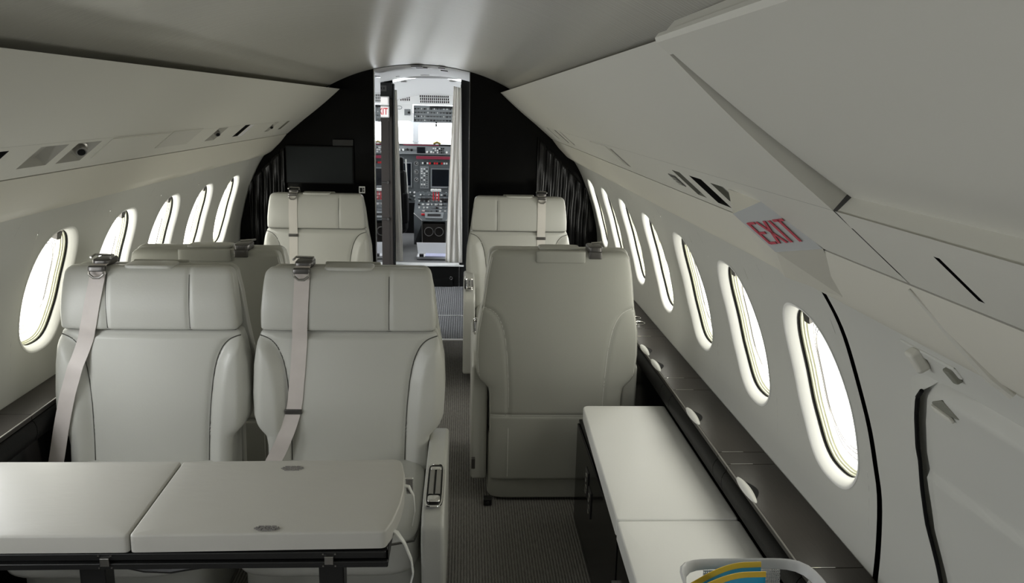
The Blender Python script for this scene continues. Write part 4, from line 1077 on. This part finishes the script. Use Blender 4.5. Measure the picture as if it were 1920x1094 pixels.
def notice(px, py, w_, h_):
    d = FWD+RT*((px-960)/FPX)-UP*((py-547)/FPX); tt = (ZT1+.0035-CAM.z)/d.z; c = CAM+d*tt-o2
    mb = MB(); random.seed(int(px)); rows = 5
    for r in range(rows):
        x = c.x-w_/2*(.55+.45*(1-abs(r-1.8)/2.5)); xe = c.x+w_/2*(.55+.45*(1-abs(r-1.8)/2.5))
        while x < xe:
            L = random.uniform(.006,.014); mb.box(x, min(xe, x+L), c.y+h_*(.5-r/rows), c.y+h_*(.5-r/rows)+h_/rows*.62, c.z-.0018, c.z+.0004); x += L+.0022
    build('printed_notice', mb, mat('faded ink', (.22,.21,.20), .7), p2)
notice(548, 880, .064, .030); notice(500, 992, .062, .022)
def strap(pts, label, w_=.016):
    m_ = build('strap', MB().strip([Vector(p)-o2 for p in pts], w_, .003, (0,1,0)), PIPING, p2, smooth=True, sharp=50)
strap([(.145,2.05,.685),(.165,2.05,.682),(.178,2.04,.66),(.182,2.03,.62),(.176,2.02,.585)], '')
strap([(.115,1.86,.668),(.150,1.84,.664),(.170,1.83,.64),(.186,1.825,.60),(.190,1.83,.56),(.178,1.835,.51),(.165,1.84,.47)], '')

# ------------------------------------------------------------------ credenza bench on the right
ZB = .50
cb = empty('credenza', (.95, 2.2, 0)); tag(cb, 'low black cabinet along the right side carrying two pale seat pads', 'cabinet')
build('body', MB().box(-.178,.176,-1.6,.945,.0,.445), BLACKG, cb, bevel=.004)
for y0_, y1_ in ((.02,.93),(-.90,.01),(-1.59,-.91)):
    dr = build('door', MB().box(-.186,-.178,y0_+.004,y1_-.004,.02,.435), BLACKG, cb, bevel=.003)
for y, z in ((.62,.33),(.54,.29)):
    ot = build('outlet', MB().box(-.190,-.184,y-.035,y+.03,z-.055,z+.045), BLACK, cb, bevel=.002)
    mb = MB()
    for zz in (-.03,.015): mb.tube([(-.191,y-.004+.016*cos(a*pi/6),z+zz+.016*sin(a*pi/6)) for a in range(12)], .0015, 6, closed=True)
    build('outlet_ring', mb, STEEL, ot)
build('door_knob', MB().cyl((-.20,.0,.30),(-.184,0,.30),.006,10), STEEL, cb, smooth=True)
q1, _ = pad('seat_pad', [(.800,3.150),(.785,3.135),(.756,2.207),(1.118,2.207),(1.118,3.150)], .447, ZB, 'far pale leather pad on the credenza, ending at the single seat back', 'pads on the credenza')
q2, _ = pad('seat_pad', [(.755,2.199),(.738,1.50),(.735,1.10),(1.118,1.10),(1.118,2.199)], .447, ZB, 'near pale leather pad on the credenza, under the grey basket', 'pads on the credenza')

# ------------------------------------------------------------------ basket with packets
bk = empty('basket', (.950, 1.520, ZB+.004)); tag(bk, 'grey perforated plastic basket on the near bench pad, holding blue packets', 'basket')
HX0, HX1, HY0, HY1, HT = .156, .100, .195, .160, .154
def brect(hx, hy, z, n=64, e=6):
    out = []
    for k in range(n):
        a = 2*pi*(k+.5)/n; ca, sa = cos(a), sin(a); r = 1/(abs(ca)**e+abs(sa)**e)**(1/e); out.append((r*ca*hx, r*sa*hy, z))
    return out
def ring_mesh(levels, m=64):
    vs = []; fs = []
    for L in levels: vs += L
    for i in range(len(levels)-1):
        for k in range(m): fs.append((i*m+k, i*m+(k+1) % m, (i+1)*m+(k+1) % m, (i+1)*m+k))
    return vs, fs
def bl_(t): return HX1+(HX0-HX1)*t, HY1+(HY0-HY1)*t, HT*t
v1, f1 = ring_mesh([brect(*bl_(.87)), brect(*bl_(.97)), brect(HX0+.004,HY0+.004,HT), brect(HX0,HY0,HT+.003), brect(HX0-.004,HY0-.004,HT), brect(bl_(.87)[0]-.003, bl_(.87)[1]-.003, HT*.87), brect(*bl_(.87))])
build('rim', MB().add(v1, f1), BASKET, bk, smooth=True, sharp=50)
# perforated walls: grid of bars between holes made by per-cell frames
pw = MB()
def perf(P, U, V, L, H, nu, nv):
    """lattice on a plane: P origin, U,V unit dirs"""
    P = Vector(P); U = Vector(U).normalized(); V = Vector(V).normalized(); du, dv = L/nu, H/nv
    for i in range(nu):
        for j in range(nv):
            c = P+U*(i+.5)*du+V*(j+.5)*dv; r = min(du, dv)*.30; N = 8
            vs = []
            for k in range(N):
                a = 2*pi*(k+.5)/N; ca, sa = cos(a), sin(a); m = max(abs(ca), abs(sa)); vs.append(c+U*ca*r+V*sa*r)
            for k in range(N):
                a = 2*pi*(k+.5)/N; ca, sa = cos(a), sin(a); m = max(abs(ca), abs(sa)); vs.append(c+U*ca/m*du/2+V*sa/m*dv/2)
            pw.add(vs, [(k, (k+1) % N, N+(k+1) % N, N+k) for k in range(N)])
            # fill the corners
            q = [c-U*du/2-V*dv/2, c+U*du/2-V*dv/2, c+U*du/2+V*dv/2, c-U*du/2+V*dv/2]
            b = len(pw.v); 
            for ci, (k1, k2) in zip((2,3,0,1), ((0,1),(2,3),(4,5),(6,7))): pw.add([q[ci], vs[N+k1], vs[N+k2]], [(0,1,2)])
hx, hy, hz = bl_(.87)
slx = Vector(((HX0-HX1)/HT, 0, 1)); sly = Vector((0, (HY0-HY1)/HT, 1))
perf((-HX1+.012, HY1, 0), (1,0,0), sly, 2*HX1-.02, hz, 36, 15)
perf((-HX1+.012, -HY1, 0), (1,0,0), (0,-(HY0-HY1)/HT,1), 2*HX1-.02, hz, 36, 15)
perf((HX1, -HY1+.01, 0), (0,1,0), slx, 2*HY1-.02, hz, 46, 15)
perf((-HX1, -HY1+.01, 0), (0,1,0), (-(HX0-HX1)/HT,0,1), 2*HY1-.02, hz, 46, 15)
o = build('perforated_side', pw, BASKET, bk); sm = o.modifiers.new('thickness', 'SOLIDIFY'); sm.thickness = .002
build('bottom', MB().box(-HX1+.004,HX1-.004,-HY1+.004,HY1-.004,.0,.004), BASKET, bk)
build('handle_plate', MB().box(.012,.052,HY0-.030,HY0-.022,.092,.130), WHITE, bk, bevel=.004)
def packet(x, y, z, L, H, rz, tilt, label):
    t = empty('snack_packet', (x, y, z), rz); t.rotation_euler = (tilt, 0, rz); tag(t, label, 'packet', 'packets in the basket')
    n = 24; k = 10; vs = []; fs = []
    for s in (-1, 1):
        for i in range(n+1):
            for j in range(k+1):
                u = i/n; v = j/k; th = .012*(sin(pi*u)*sin(pi*v))**.5+.002*sin(9*u+5*v)*sin(pi*u)*sin(pi*v)
                vs.append((L*(u-.5), s*th, H*v*(.72+.28*sin(pi*min(1, u*1.3)*.5))))
    q = (n+1)*(k+1)
    for s in (0, 1):
        for i in range(n):
            for j in range(k):
                a = s*q+i*(k+1)+j; f = (a, a+k+1, a+k+2, a+1); fs.append(f)
    build('pouch', MB().add(vs, fs), BLUE, t, smooth=True, sharp=180)
    mb = MB(); mb.strip([(L*(u/20-.5), 0, H*(.72+.28*sin(pi*min(1, u/20*1.3)*.5))+.004) for u in range(21)], .012, .003, (0,.15,1)); build('yellow_seal', mb, YEL, t, smooth=True)
    mb = MB()
    mb.add([(-.01,-.0135,H*.35),(.06,-.0135,H*.35),(.055,-.0125,H*.55),(-.01,-.0135,H*.62)], [(0,1,2,3)]); build('dark_label', mb, MAROON, t)
    mb = MB(); mb.add([(.0,-.014,H*.66),(.035,-.0138,H*.70),(.034,-.0125,H*.80),(.002,-.0125,H*.78)], [(0,1,2,3)]); build('logo_patch', mb, mat('pale green print', (.25,.5,.3), .5), t)
packet(.905, 1.652, ZB+.012, .160, .153, radians(3), radians(-8), 'blue packet with yellow top seal at the back of the basket')
packet(.898, 1.622, ZB+.012, .165, .152, radians(1), radians(-5), 'blue packet with flat yellow seal in front of the other in the basket')
# lever by the single seat, small fitting on the floor
o = build('seat_lever', MB().box(-.008,.008,-.012,.012,0,.045), DKMETAL, bevel=.002); o.location = (.352,3.33,.15); tag(o, 'small dark lever on the aisle side of the single seat base', 'lever')
mb = MB(); mb.box(-.018,.018,-.02,.02,0,.03); mb.cyl((0,-.03,.015),(0,.02,.015),.008); o = build('floor_fitting', mb, BLACK, bevel=.003); o.location = (.415,3.295,.0); tag(o, 'black floor track fitting at the foot of the single seat', 'fitting')
o = build('buckle', MB().box(-.012,.012,-.035,.035,0,.008), CHROME, bevel=.003); o.rotation_euler = (radians(-65), 0, 0); o.location = (.150,2.30,.56); tag(o, 'chrome buckle beside the aisle armrest of the near double seat', 'buckle')
